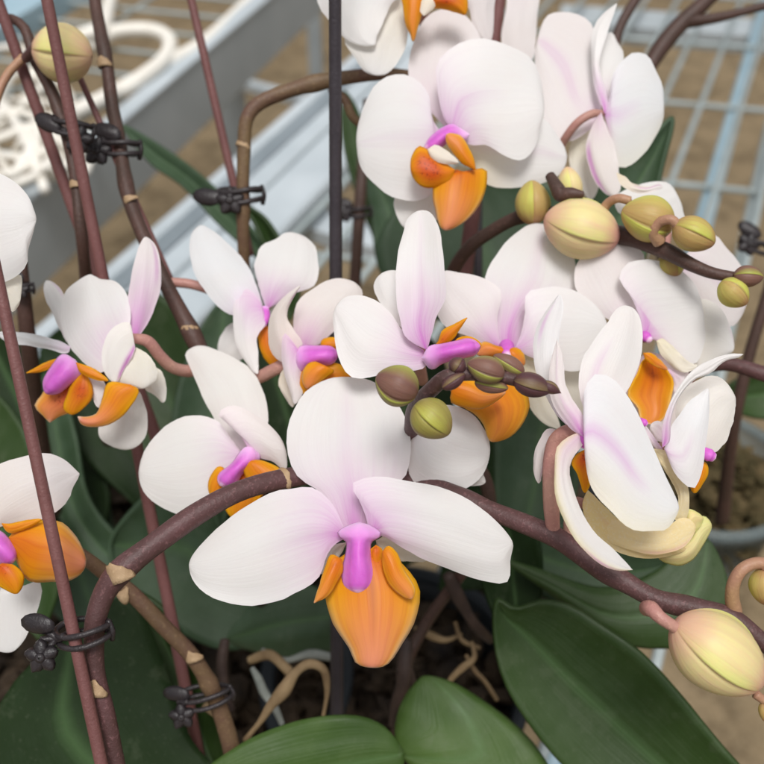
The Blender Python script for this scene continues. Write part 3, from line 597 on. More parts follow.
lip('lip', f, 'J', (540, 600), [(450, 690), (440, 760), (470, 830)], (510, 860), [(640, 620), (640, 720), (580, 820)], d-.001, cup=2, flush0=.7)
tube('pedicel', f, 'J', [(560, 540, d+.005, 6), (600, 480, d+.015, 6), (560, 300, .30, 6)], 'pedicel')
leaf('leaf', B_, 'p', (275, 600), [(232, 560), (200, 470), (175, 470), (140, 500)], (110, 545), [(265, 640), (225, 650), (175, 630), (130, 600)], .39, lean=-.05, cup=-6, mat='leaf_sheen')
leaf('leaf', B_, 'p', (345, 610), [(310, 585), (270, 590), (245, 612)], (229, 638), [(340, 645), (300, 657), (260, 652)], .37, lean=.0, cup=5, mat='leaf_sheen')
leaf('leaf', B_, 'p', (250, 520), [(230, 440), (205, 360), (170, 300), (130, 290)], (100, 330), [(220, 540), (160, 480), (120, 420), (95, 380)], .42, lean=.15, cup=-6, mat='leaf')
leaf('leaf', B_, 'p', (215, 560), [(235, 480), (255, 400), (245, 330)], (225, 300), [(180, 520), (170, 440), (190, 350)], .40, lean=.15, cup=-5, mat='leaf_sheen')

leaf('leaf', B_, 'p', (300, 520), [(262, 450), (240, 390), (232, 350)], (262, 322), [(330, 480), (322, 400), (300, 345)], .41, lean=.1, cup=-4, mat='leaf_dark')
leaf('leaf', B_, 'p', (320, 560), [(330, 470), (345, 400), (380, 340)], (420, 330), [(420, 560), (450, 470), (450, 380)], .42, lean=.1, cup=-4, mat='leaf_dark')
# ---------------------------------------------------------------- D: plant behind with the bent stem
C_ = plant(245, 420, .46, 'orchid plant behind with a sharply bent brown stem and two blooms at the top')
tube('flower_stem', C_, 'p', [(258, 430, .40, 6.5), (250, 330, .36, 6), (244, 262, .335, 6), (243, 190, .325, 6.4), (244, 150, .322, 6.8), (247, 118, .32, 7.2), (258, 104, .32, 7.6), (285, 92, .32, 7.4), (320, 82, .32, 7), (350, 77, .32, 7), (385, 74, .322, 6.4), (430, 78, .33, 6), (470, 70, .335, 6)], 'stem_olive', n=90, lump=.1, knob=((.49, .12), (.74, .2)))
collar('node_bract', C_, (243, 148), (245, 142), .322, 7.6)
tube('side_shoot', C_, 'p', [(330, 88, .321, 4), (345, 100, .322, 4.5), (352, 116, .323, 4.5), (362, 126, .325, 4)], 'stem_olive')
f = flower(C_, 425, -8, .30, 'white bloom cut by the top edge with orange lip')
d = .298
blade('lateral_sepal', f, 'A', (445, -60), [(320, 80), (165, 180), (218, 280), (258, 338)], (310, 360), [(462, 20), (470, 140), (455, 230), (410, 310), (360, 354)], d+.003, lean=-.1, cup=3, cream=.45, cx=.9, fl=0.)
blade('petal', f, 'A', (440, -80), [(300, -180), (120, -150), (35, -60), (42, 30), (92, 98), (160, 178), (225, 214)], (305, 216), [(430, -20), (388, 20), (345, 115), (320, 170)], d-.002, lean=-.05, tilt=.15, cup=3.6, fl=.2)
blade('petal', f, 'C', (-40, -60), [(60, -140), (200, -160), (330, -60), (310, 0)], (290, 195), [(60, 0), (180, 30), (200, 110), (250, 190)], d+.005, lean=.15, cup=2.6, mat='petal_blush', fl=.1)
lip('lip', f, 'A', (500, -60), [(440, -30), (446, 40), (455, 110), (478, 160)], (492, 196), [(560, -40), (540, 40), (515, 130)], d-.006, cup=2, flush0=.1, tipk=.2)
lip('lip_side_lobe', f, 'A', (590, -10), [(620, -60), (700, -60), (748, -10)], (742, 68), [(580, 30), (640, 44), (700, 60)], d-.008, cup=2.4, flush0=1.2, fc=.4)
blade('callus', f, 'A', (545, -20), [(528, 20), (530, 60)], (545, 76), [(610, 0), (590, 40)], d-.009, mat='petal', kind='petal', cream=.5, cx=3, fl=.0, cup=1.4, nu=12, nv=8)
tube('pedicel', f, 'p', [(422, -10, d+.006, 6), (425, 20, d+.018, 6), (426, 76, .329, 5)], 'pedicel')
f = flower(C_, 452, 140, .29, 'white bloom facing forward at the upper middle, tilted orange lip and pale throat')
d = .287
blade('dorsal_sepal', f, 'A', (665, 625), [(600, 560), (510, 460), (468, 350), (478, 260), (500, 180), (540, 100), (600, 52)], (660, 40), [(710, 600), (800, 450), (840, 300), (800, 150), (735, 70)], d+.006, lean=.35, cup=3.2, mat='petal_blush', fl=.35, fx=.5)
blade('lateral_sepal', f, 'B', (470, 420), [(320, 500), (215, 560), (218, 630)], (262, 706), [(440, 540), (425, 650), (350, 710)], d+.006, cup=2, cream=.2, cx=1, fl=0)
blade('lateral_sepal', f, 'p', (462, 146), [(500, 110), (543, 118), (558, 136)], (567, 157), [(478, 172), (486, 184), (508, 188), (540, 184), (560, 174)], d+.006, lean=.1, cup=3, cream=.95, cx=.55, fl=0., st=.1)
blade('petal', f, 'B', (440, 258), [(400, 200), (386, 140), (376, 70), (318, -2), (215, -27), (128, 14), (74, 104), (38, 215)], (30, 300), [(430, 320), (420, 430), (390, 545), (300, 579), (200, 556), (115, 495), (52, 420)], d, lean=.08, tilt=.05, cup=4, fl=.45, fx=.4, st=.08, edge=.3)
blade('petal', f, 'C', (120, 650), [(65, 560), (35, 420), (34, 300), (90, 238), (170, 194), (270, 184), (380, 216), (470, 266), (515, 335), (540, 440)], (545, 535), [(190, 690), (265, 692), (345, 738), (430, 766), (490, 720), (525, 620)], d-.002, lean=.12, tilt=.05, cup=4.2, fl=.75, fx=.38, st=.14, vc=.45, s0=.1, s1=.6, edge=.4)
lip('lip', f, 'B', (510, 430), [(410, 470), (394, 545), (408, 625), (430, 698)], (455, 716), [(580, 445), (645, 422), (652, 485), (630, 570), (592, 632), (525, 690)], d-.006, lean=-.15, tilt=-.1, cup=3.6, tipk=.8, line=.5, flush0=.6, fc=.12)
lip('lip_side_lobe', f, 'B', (500, 430), [(430, 380), (370, 335), (330, 317), (296, 365)], (291, 425), [(480, 480), (400, 514), (345, 508), (305, 470)], d-.009, cup=2.6, flush0=1.3, fc=.5)
lip('lip_side_lobe', f, 'B', (597, 428), [(535, 395), (480, 330), (459, 295)], (463, 260), [(594, 390), (572, 335), (525, 266)], d-.010, cup=1.6, tipk=.5, flush0=.0)
blade('callus', f, 'B', (370, 330), [(390, 372), (450, 400)], (520, 396), [(410, 310), (480, 350)], d-.011, mat='petal', cream=.45, cx=3, fl=.0, cup=1.6, nu=12, nv=8)
column('B', (565, 262), [(530, 238), (490, 216), (430, 240), (374, 292)], (360, 328), [(545, 292), (500, 284), (455, 302), (405, 338)], d-.004, lean=-.14, cup=3, tipk=.6)
tube('pedicel', f, 'p', [(452, 138, d+.006, 6), (448, 110, d+.025, 6), (445, 78, .333, 5)], 'pedicel')
leaf('leaf', C_, 'p', (300, 285), [(262, 240), (215, 188), (170, 152)], (123, 126), [(280, 275), (220, 225), (183, 186), (150, 163)], .43, lean=.25, cup=-3, mat='leaf_sheen')
leaf('leaf', C_, 'p', (290, 320), [(270, 260), (255, 225)], (243, 205), [(300, 290), (285, 250), (265, 218)], .40, lean=.1, cup=-3, mat='leaf')
leaf('leaf', C_, 'p', (255, 470), [(200, 420), (150, 380), (110, 360)], (60, 380), [(240, 520), (170, 500), (100, 470)], .47, lean=.1, cup=-5, mat='leaf_sheen')

# ---------------------------------------------------------------- E: right plant with bud raceme
D_ = plant(560, 520, .42, 'right orchid plant carrying a raceme of yellow and olive buds above white blooms')
tube('flower_stem', D_, 'p', [(470, 420, .37, 7), (452, 330, .34, 7), (452, 275, .32, 6.6), (470, 247, .31, 6.6), (492, 231, .304, 6.6), (517, 218, .297, 6.8), (545, 212, .29, 6.8), (580, 222, .285, 7), (617, 234, .278, 7.4), (645, 243, .272, 8), (668, 252, .268, 8), (690, 264, .264, 7), (712, 273, .261, 6), (735, 277, .259, 5)], 'stem_dark', n=100, lump=.12, knob=((.62, .15), (.8, .2)))
tube('flower_stem', D_, 'p', [(650, 400, .31, 6), (690, 372, .30, 7), (725, 364, .295, 7), (764, 374, .29, 8), (800, 386, .288, 8)], 'stem', n=40)
tube('dead_stalk', D_, 'D', [(95, 600, .283, 5), (130, 660, .28, 7), (150, 690, .279, 8), (200, 685, .277, 6), (255, 690, .276, 3)], 'stem_dark')
b = budthing(D_, 545, 220, .28, 'largest pale yellow bud at the raceme base, pink veined')
bud('bud_sepals', b, 'Y', (118, 640), (338, 705), 29, .276, 'bud_yellow', rot=.02, fat=.5, blush=(.8, 1.), seamw=.25)
b = budthing(D_, 530, 180, .29, 'dull yellow bud tucked under the upper middle bloom')
bud('bud_sepals', b, 'Y', (85, 660), (82, 530), 17, .29, 'bud_olive', rot=.3, blush=(.6, .2), seamw=.7)
b = budthing(D_, 570, 180, .285, 'small golden bud behind the largest yellow bud')
bud('bud_sepals', b, 'Y', (200, 600), (185, 490), 12, .289, 'bud_yellow', rot=.3)
b = budthing(D_, 625, 200, .27, 'fat olive gold bud with brown blush on the raceme')
bud('bud_sepals', b, 'S', (330, 320), (85, 240), 22, .268, 'bud_olive', rot=.55, fat=.45, blush=(.3, .2), seamw=.6)
tube('pedicel', b, 'S', [(-10, 250, .275, 5), (20, 205, .273, 4.5), (70, 183, .27, 4.5), (125, 195, .269, 4.5)], 'pedicel_tan')
b = budthing(D_, 675, 228, .262, 'brown and yellow green bud on a hooked stalk')
bud('bud_sepals', b, 'S', (335, 310), (528, 400), 17, .260, 'bud_olive', rot=.18, fat=.45, blush=(.4, .6), seamw=.6)
tube('pedicel', b, 'S', [(265, 390, .266, 7), (235, 345, .264, 5.5), (265, 298, .262, 5), (320, 285, .260, 5), (355, 315, .260, 5)], 'pedicel_tan')
b = budthing(D_, 670, 262, .272, 'yellow green bud half hidden behind a petal under the raceme')
bud('bud_sepals', b, 'S', (300, 440), (345, 560), 14, .274, 'bud_olive', rot=.3, seamw=.9)
b = budthing(D_, 725, 285, .259, 'small green bud hanging at the raceme end')
bud('bud_sepals', b, 'S', (560, 580), (680, 690), 14, .258, 'bud_olive', rot=.4, seamw=.9, blush=(.0, .6))
b = budthing(D_, 740, 276, .258, 'reddish brown bud at the raceme tip')
bud('bud_sepals', b, 'S', (620, 550), (760, 560), 10.5, .257, 'bud_brown', rot=.3, seamw=.35, blush=(.3, .3))
f = flower(D_, 645, 335, .275, 'white bloom with broad orange lip behind the profile bloom')
d = .27
blade('petal', f, 'M', (305, 565), [(285, 470), (250, 380), (186, 270), (228, 205), (330, 188), (420, 208), (500, 256), (552, 312)], (592, 450), [(360, 575), (430, 610), (490, 668), (545, 690), (588, 620)], d, lean=.2, cup=2, fl=.95, fx=.42, st=.3, vc=.4, s0=.08, s1=.42, edge=.4, cream=.0)
blade('petal', f, 'M', (290, 560), [(200, 510), (80, 440), (-20, 330), (-20, 220)], (60, 130), [(300, 480), (240, 330), (312, 185), (262, 118), (180, 82)], d+.004, lean=.15, cup=3.5, mat='petal_blush', fl=.25)
blade('dorsal_sepal', f, 'M', (520, 620), [(540, 400), (580, 375), (650, 398), (702, 470)], (735, 618), [(560, 700), (640, 680), (700, 645)], d+.005, lean=.15, cup=2.6, cream=.35, cx=.9, fl=0, st=.25, vc=.1, s0=.75)
blade('lateral_sepal', f, 'M', (365, 575), [(390, 565), (450, 610), (510, 670)], (560, 700), [(380, 630), (440, 700), (500, 730)], d-.002, cup=1.4, mat='petal', cream=.75, cx=1.6, fl=0)
lip('lip', f, 'Q', (165, 80), [(120, 110), (90, 180), (60, 235), (40, 290), (95, 360), (112, 420)], (165, 446), [(215, 115), (262, 175), (286, 230), (270, 305), (235, 415)], d-.003, lean=-.05, cup=-3, flush0=.55, line=.8, tipk=.35)
lip('lip_side_lobe', f, 'Q', (125, 70), [(160, 70), (215, 110)], (250, 155), [(135, 100), (190, 140)], d-.006, flush0=.0, tipk=.5, cup=.8)
blade('lateral_sepal', f, 'Q', (240, 150), [(300, 160), (345, 180)], (330, 250), [(275, 220), (290, 280)], d, mat='petal_blush', fl=.4, fx=1.2, cup=1.)
blade('lateral_sepal', f, 'Q', (150, 60), [(40, 150), (-40, 300), (20, 420), (90, 500)], (190, 540), [(290, 100), (380, 200), (360, 340), (300, 480)], d+.009, mat='petal_blush', fl=.3, fx=.9, cup=2, cream=.3, cx=2)
tube('column', f, 'M', [(305, 545, d+.002, 5), (318, 560, d-.002, 6), (335, 575, d-.003, 4)], 'column', n=34, seg=20, attr='tipw')
tube('pedicel', f, 'M', [(305, 560, d+.006, 6), (330, 480, d+.02, 6), (360, 420, .30, 6), (420, 700, .305, 6)], 'pedicel')
f = flower(D_, 670, 445, .24, 'small white bloom at lower right with curled sepal and magenta tipped column')
d = .240
blade('petal', f, 'Q', (420, 600), [(300, 430), (300, 340), (350, 260), (440, 198), (510, 192), (560, 220)], (614, 310), [(500, 600), (560, 540), (604, 410)], d+.006, lean=.1, cup=3.4, cream=.18, cx=2, fl=0, edge=.4, mat='petal')
blade('petal', f, 'Q', (235, 580), [(262, 480), (295, 420), (370, 325), (430, 280)], (468, 258), [(300, 720), (390, 790), (436, 700), (452, 580), (470, 440), (474, 330)], d-.001, lean=.05, tilt=.15, cup=2.6, mat='petal_cool', fl=.35, fx=.3, st=.18, s1=.6)
blade('dorsal_sepal', f, 'Q', (225, 570), [(222, 490), (248, 370), (310, 250), (400, 150), (500, 95), (590, 72)], (656, 76), [(262, 545), (272, 430), (305, 320), (395, 212), (470, 182), (560, 112), (630, 92)], d-.004, lean=.15, tilt=-.3, cup=1.4, mat='petal', fl=.8, fx=.35, sharp=True)
blade('lateral_sepal', f, 'Q', (225, 575), [(150, 470), (95, 400), (110, 470)], (140, 520), [(225, 585), (180, 570)], d+.003, mat='petal_blush', fl=.35, fx=1., cup=1)
blade('lateral_sepal', f, 'Q', (240, 500), [(225, 440), (190, 430)], (160, 455), [(230, 540), (190, 530)], d+.006, mat='petal_blush', fl=.35, fx=1., cup=1)
tube('column', f, 'Q', [(400, 590, d+.004, 6), (445, 600, d+.002, 7), (475, 612, d+.001, 7.5), (500, 625, d+.001, 5)], 'column', n=44, seg=22, attr='tipw')
lip('lip', f, 'Q', (420, 650), [(450, 650), (468, 690), (440, 760)], (395, 810), [(380, 690), (370, 760)], d+.003, flush0=.0, cup=1.5)
tube('column', f, 'Q', [(100, 425, d+.002, 3.5), (128, 440, d, 4.5), (140, 450, d, 3)], 'column', n=34, seg=20, attr='tipw')
tube('pedicel', f, 'Q', [(235, 575, d+.004, 5), (215, 600, d+.02, 5), (300, 400, .29, 5), (380, 190, .298, 5)], 'pedicel')
f = flower(D_, 600, 112, .30, 'white and pale pink bloom seen from its side, upper right, upright knife-thin petal')
d = .300
blade('petal', f, 'p', (602, 114), [(600, 98), (597, 60), (594, 28), (584, 17), (566, 12), (548, 15)], (537, 40), [(592, 128), (566, 142), (548, 128), (538, 95), (535, 66)], d+.003, lean=.15, tilt=.2, cup=3, mat='petal_blush', fl=.3, fx=.3, st=.22, vc=.52, s0=.25, s1=1.0)
blade('dorsal_sepal', f, 'Y', (295, 325), [(275, 250), (275, 160), (285, 120)], (315, 95), [(310, 310), (328, 240), (353, 165), (335, 125)], d+.006, lean=.2, cup=2, fl=.4)
blade('petal', f, 'Y', (297, 335), [(268, 262), (257, 180), (262, 85), (290, 42)], (332, 9), [(304, 310), (298, 265), (280, 195), (300, 105), (322, 40)], d-.004, lean=.1, tilt=.3, cup=1.4, fl=.8, fx=.4, mat='petal', sharp=True)
blade('petal', f, 'D', (355, 310), [(362, 285), (382, 215), (394, 125), (440, 52), (500, 12), (560, 22), (602, 100), (632, 170)], (640, 265), [(362, 340), (382, 420), (405, 530), (430, 564), (490, 545), (550, 490), (602, 410), (636, 335)], d-.002, lean=.1, cup=3, mat='petal_cool', fl=.55, fx=.35, st=.25, s1=.6, edge=.35, crR=.35)
blade('lateral_sepal', f, 'D', (320, 320), [(270, 350), (205, 420), (184, 500), (205, 590)], (290, 720), [(330, 420), (330, 560), (320, 680)], d+.006, cup=2, cream=.75, cx=1.0, fl=0)
blade('lateral_sepal', f, 'D', (338, 295), [(290, 380), (266, 470), (284, 565), (325, 650), (375, 695)], (412, 694), [(365, 360), (402, 460), (424, 570), (434, 655)], d-.004, lean=-.05, tilt=.2, cup=2, mat='petal_blush', fl=.25, cream=.1, cx=2, st=.75, vc=.1, s0=.3, s1=.95)
tube('pedicel', f, 'D', [(352, 302, d-.002, 3), (300, 304, d-.004, 4.2), (235, 340, d-.004, 4.2), (180, 405, d-.001, 4.2), (130, 500, .306, 4.2), (100, 600, .312, 4.2)], 'pedicel')
f = flower(D_, 690, 245, .29, 'pale pink backed bloom behind the raceme')
d = .286
blade('petal', f, 'M', (440, 240), [(520, 150), (590, 80), (640, 68), (700, 130), (770, 222), (800, 300)], (790, 420), [(520, 340), (600, 440), (680, 500), (735, 505)], d, lean=.1, cup=3.5, mat='petal_blush', fl=.2, st=.15)
blade('petal', f, 'S', (230, 330), [(60, 240), (60, 170), (160, 120), (255, 102), (312, 112)], (360, 185), [(330, 350), (385, 300), (378, 240)], d+.004, lean=.1, cup=3, mat='petal', fl=.1)
blade('sepal', f, 'S', (60, 60), [(95, 75), (140, 110), (210, 125), (268, 108)], (280, 130), [(75, 110), (120, 145), (180, 160), (240, 150)], d-.006, cup=.8, mat='petal_blush', cream=.9, cx=.8, fl=0, st=.5, vc=.3, s0=.4)
tube('pedicel', f, 'S', [(300, 340, d+.004, 5), (290, 420, d, 5), (280, 430, .272, 5)], 'pedicel')
leaf('leaf', D_, 'p', (500, 560), [(495, 470), (500, 420), (530, 400)], (552, 398), [(540, 560), (575, 500), (575, 440)], .36, lean=.1, cup=-5, mat='leaf_sheen')
leaf('leaf', D_, 'p', (505, 560), [(540, 570), (600, 588), (650, 574), (688, 546)], (706, 540), [(560, 600), (590, 622), (625, 644), (665, 648), (705, 640), (727, 618), (729, 590), (722, 565)], .335, lean=.05, tilt=.2, cup=4, mat='leaf')
leaf('leaf', D_, 'p', (500, 540), [(540, 520), (600, 540), (640, 552)], (670, 562), [(530, 590), (580, 605), (640, 590)], .345, cup=-3, mat='leaf_sheen')
leaf('leaf', D_, 'p', (470, 330), [(400, 300), (375, 250), (400, 205)], (440, 180), [(560, 310), (590, 240), (560, 190), (500, 170)], .40, lean=.15, cup=-6, mat='leaf_sheen')
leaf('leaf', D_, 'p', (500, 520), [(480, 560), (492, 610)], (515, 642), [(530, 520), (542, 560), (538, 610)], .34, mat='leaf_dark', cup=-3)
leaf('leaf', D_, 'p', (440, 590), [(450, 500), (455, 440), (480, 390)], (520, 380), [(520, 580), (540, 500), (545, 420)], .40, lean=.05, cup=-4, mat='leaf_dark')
leaf('leaf', D_, 'p', (560, 300), [(570, 230), (600, 180), (640, 150)], (672, 118), [(620, 310), (650, 240), (660, 180)], .36, mat='leaf_sheen', cup=-4)

# ---------------------------------------------------------------- F: far left plant
F_ = plant(240, 765, .33, 'orchid plant at the lower left with one deep green broad leaf')
tube('flower_stem', F_, 'p', [(40, 530, .262, 6), (66, 545, .268, 6), (88, 560, .272, 7), (107, 575, .276, 7.4), (130, 592, .279, 8), (165, 628, .283, 8), (192, 656, .287, 8), (212, 690, .293, 8.4), (228, 735, .30, 9), (240, 790, .31, 9)], 'stem_olive', n=70, knob=((.62, .14),))
collar('node_bract', F_, (121, 597), (132, 589), .2785, 9)
collar('node_bract', F_, (196, 660), (192, 648), .2865, 9)
f = flower(F_, 0, 545, .255, 'bloom cut by the left edge with wide orange and pink lip')
d = .252
blade('petal', f, 'G', (-40, 440), [(-120, 330), (-80, 180), (0, 112), (100, 84), (210, 62), (300, 88)], (380, 160), [(0, 415), (70, 400), (180, 385), (255, 352), (315, 305), (348, 232)], d, lean=.1, cup=3.5, mat='petal_blush', fl=.05, cream=.35, cx=.7, edge=.4, sharp=True)
blade('lateral_sepal', f, 'p', (-20, 560), [(5, 590), (40, 582), (36, 615)], (12, 652), [(-30, 600), (-20, 640)], d+.006, cup=2, fl=0, mat='petal')
blade('petal', f, 'G', (-40, 470), [(-120, 560), (-150, 700)], (-80, 800), [(-20, 560), (-10, 700)], d+.003, cup=3, fl=.2)
lip('lip', f, 'G', (40, 470), [(110, 400), (200, 385), (290, 392), (345, 440), (392, 515)], (408, 590), [(90, 600), (130, 668), (250, 676), (330, 670), (385, 638)], d-.006, lean=-.03, cup=4, tipk=.95, flush0=.35)
lip('lip_side_lobe', f, 'G', (10, 400), [(50, 400), (120, 385)], (195, 380), [(40, 440), (120, 425)], d-.009, flush0=.0, cup=.8)
lip('lip_side_lobe', f, 'G', (10, 590), [(-30, 620), (-20, 680), (30, 715)], (80, 732), [(70, 600), (110, 640), (108, 695)], d-.010, flush0=.9, cup=1.6)
column('G', (-70, 420), [(0, 440), (50, 490), (74, 532)], (66, 572), [(-70, 500), (0, 582), (38, 592)], d-.006, lean=-.12, tipk=.7)
tube('pedicel', f, 'p', [(-10, 540, d+.005, 6), (0, 520, d+.012, 6), (40, 530, .262, 6)], 'pedicel')
f = flower(F_, -30, 240, .25, 'large smooth white petal entering from the left edge above')
d = .245
blade('petal', f, 'T', (-180, 420), [(-150, 150), (-60, 90), (10, 118), (75, 152), (132, 215), (160, 280)], (174, 330), [(-120, 600), (0, 640), (60, 612), (95, 585), (132, 540), (132, 475), (160, 400)], d, lean=.05, cup=4, fl=.05, edge=.7)
blade('lateral_sepal', f, 'T', (-60, 540), [(0, 600), (60, 605), (100, 598)], (100, 700), [(-20, 660), (30, 740), (60, 775), (88, 745)], d+.004, cup=2, cream=.5, cx=2, fl=0)
tube('pedicel', f, 'T', [(-180, 420, d+.006, 6), (-200, 500, d+.02, 6), (-210, 800, .29, 6)], 'pedicel')
tube('flower_stem', F_, 'p', [(-40, 360, .29, 7), (-46, 450, .285, 7), (-20, 510, .272, 6), (40, 530, .264, 6)], 'stem_dark')
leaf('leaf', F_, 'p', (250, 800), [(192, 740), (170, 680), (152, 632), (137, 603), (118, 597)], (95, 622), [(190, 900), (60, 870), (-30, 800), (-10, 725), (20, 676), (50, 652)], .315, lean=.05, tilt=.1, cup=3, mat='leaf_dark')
leaf('leaf', F_, 'p', (235, 780), [(215, 700), (185, 640), (160, 605)], (128, 590), [(200, 780), (175, 720), (152, 660)], .33, lean=.1, mat='leaf', cup=-3)
leaf('leaf', F_, 'p', (140, 560), [(90, 500), (75, 430), (60, 385)], (45, 375), [(110, 580), (60, 520), (40, 440)], .42, lean=.1, mat='leaf_sheen', cup=-4)
leaf('leaf', F_, 'p', (120, 620), [(115, 540), (100, 460), (95, 420)], (80, 400), [(60, 620), (40, 560), (50, 470)], .46, lean=.1, mat='leaf_sheen', cup=-4)

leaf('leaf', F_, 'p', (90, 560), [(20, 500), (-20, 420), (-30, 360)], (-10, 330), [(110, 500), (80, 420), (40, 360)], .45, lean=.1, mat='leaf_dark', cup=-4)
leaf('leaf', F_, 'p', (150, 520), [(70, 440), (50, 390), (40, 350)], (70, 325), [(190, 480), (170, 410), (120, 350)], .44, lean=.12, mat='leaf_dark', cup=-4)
leaf('leaf', F_, 'p', (40, 640), [(-40, 560), (-60, 480), (-50, 420)], (-15, 390), [(60, 580), (45, 500), (25, 430)], .40, lean=.1, mat='leaf', cup=-4)
# ---------------------------------------------------------------- G: thin back plants
H_ = plant(85, 300, .40, 'orchid plant with one yellow bud at the upper left between the red brown stakes')
tube('flower_stem', H_, 'p', [(-30, 50, .31, 4), (0, 18, .31, 4), (22, 25, .308, 5), (35, 60, .306, 5.5), (50, 88, .305, 6), (60, 115, .304, 6), (70, 148, .302, 6), (76, 185, .302, 5.5), (82, 240, .304, 6), (90, 310, .33, 7), (110, 440, .40, 8)], 'stem_dark', n=70, lump=.1)
collar('node_bract', H_, (77, 188), (76, 181), .3015, 6.4)
b = budthing(H_, 35, 55, .30, 'round yellow bud with pink blush')
bud('bud_sepals', b, 'p', (32, 49), (92, 57), 28, .298, 'bud_yellow', rot=.1, fat=.52, blush=(1., .5), seamw=.3)
tube('pedicel', b, 'p', [(26, 58, .302, 5), (33, 50, .297, 5), (42, 42, .291, 3)], 'stem')
tube('dead_stalk', H_, 'p', [(-12, 140, .302, 4), (-2, 95, .302, 4.2), (8, 74, .303, 4.4), (24, 57, .304, 4.6)], 'pedicel_tan')
K_ = plant(370, 420, .52, 'orchid plant deep behind the black stake, only a thin dark stem and leaves showing')
tube('flower_stem', K_, 'p', [(368, 100, .44, 5), (363, 160, .44, 5.5), (360, 200, .44, 6), (357, 250, .445, 6), (354, 320, .46, 6), (365, 420, .5, 7)], 'stem_dark', n=40)
leaf('leaf', K_, 'p', (395, 300), [(375, 240), (352, 180), (342, 130)], (345, 92), [(410, 280), (392, 225), (372, 160), (358, 110)], .49, lean=.1, mat='leaf', cup=-3)
leaf('leaf', K_, 'p', (420, 320), [(380, 270), (372, 215)], (366, 160), [(440, 300), (420, 240), (395, 190)], .47, lean=.1, mat='leaf_sheen', cup=-3)
J_ = plant(728, 560, .52, 'orchid plant at the right behind the blooms with bare branching stems')
tube('flower_stem', J_, 'Y', [(470, 760, .46, 7), (430, 400, .42, 7), (420, 220, .41, 7), (445, 165, .41, 8), (480, 115, .41, 8.5), (525, 65, .41, 8.5), (570, 25, .41, 8), (620, -20, .41, 7)], 'stem_dark', n=70, lump=.12)
tube('flower_stem', J_, 'Y', [(535, 62, .41, 7.5), (590, 58, .41, 5.5), (680, 40, .41, 4.5), (764, 18, .41, 4.2), (820, 5, .41, 4)], 'stem_dark', n=50, lump=.1)
tube('flower_stem', J_, 'Y', [(300, 260, .40, 5), (325, 130, .40, 5), (345, 70, .40, 5), (370, 25, .40, 5), (400, -20, .40, 5)], 'stem_dark', n=40)
tube('flower_stem', J_, 'p', [(800, 180, .40, 5), (764, 305, .405, 5.5), (748, 360, .41, 6), (735, 420, .42, 6), (722, 520, .47, 7)], 'stem_dark', n=40)
leaf('leaf', J_, 'p', (715, 400), [(735, 380), (780, 365)], (830, 370), [(730, 410), (780, 418)], .44, mat='leaf', cup=-3)
I_ = plant(520, -60, .36, 'orchid plant at the top showing a single narrow pale pink petal')
f = flower(I_, 520, -30, .335, 'narrow pale pink petal at the top edge')
blade('petal', f, 'C', (440, -120), [(372, -60), (366, 20), (340, 200), (380, 290)], (440, 320), [(520, -60), (514, 60), (506, 180), (495, 270)], .335, cup=2, mat='petal_blush', fl=.1)
tube('flower_stem', I_, 'C', [(440, -110, .337, 6), (430, -200, .35, 6), (330, -260, .36, 6)], 'stem')

# ================================================================== stakes and clips
def stake(pts, mat, label):
    if pts[0][1] < 0: pts = [tuple(a+(a-b)*.22 for a, b in zip(*pts))[:3]+(pts[0][3],), pts[1]]   # the stakes run on above the picture
    o = tube('support_stake', None, 'p', [pts[0], tuple((a+b)/2 for a, b in zip(*pts)), pts[1]], mat, n=40, seg=16, lump=.02)
    return tag(o, label, 'stake', 'thin plastic stakes that hold the orchid stems')
stake([(-17, -40, .300, 5.4), (176, 492, .345, 6.4)], 'stake_red', 'reddish brown stake slanting from the top left corner, crossing its neighbour')
stake([(39, -40, .272, 5.8), (206, 790, .335, 6)], 'stake_red', 'reddish brown stake in front of the yellow bud at upper left')
stake([(-18, 205, .222, 6), (108, 795, .232, 6.4)], 'stake_red', 'reddish brown stake nearest the lens at the left, crossing the cut-off orange lip')
stake([(335, -40, .270, 6.4), (337, 745, .36, 6.6)], 'stake_black', 'straight black stake in the middle of the picture')
stake([(182, -40, .345, 4.2), (250, 255, .36, 4.4)], 'stake_red', 'thin brown stake leaning to the wire clip beside the bent stem')
stake([(504, -40, .335, 6), (458, 330, .36, 8)], 'stake_red', 'brown stake passing behind the upper middle bloom')
stake([(72, 60, .315, 3), (170, 280, .31, 4)], 'stake_red', 'thinnest dark red stake below the round yellow bud')
stake([(478, 190, .37, 4.5), (478, 300, .37, 4.5)], 'stake_black', 'short black stake seen beside the branch under the upper middle bloom')
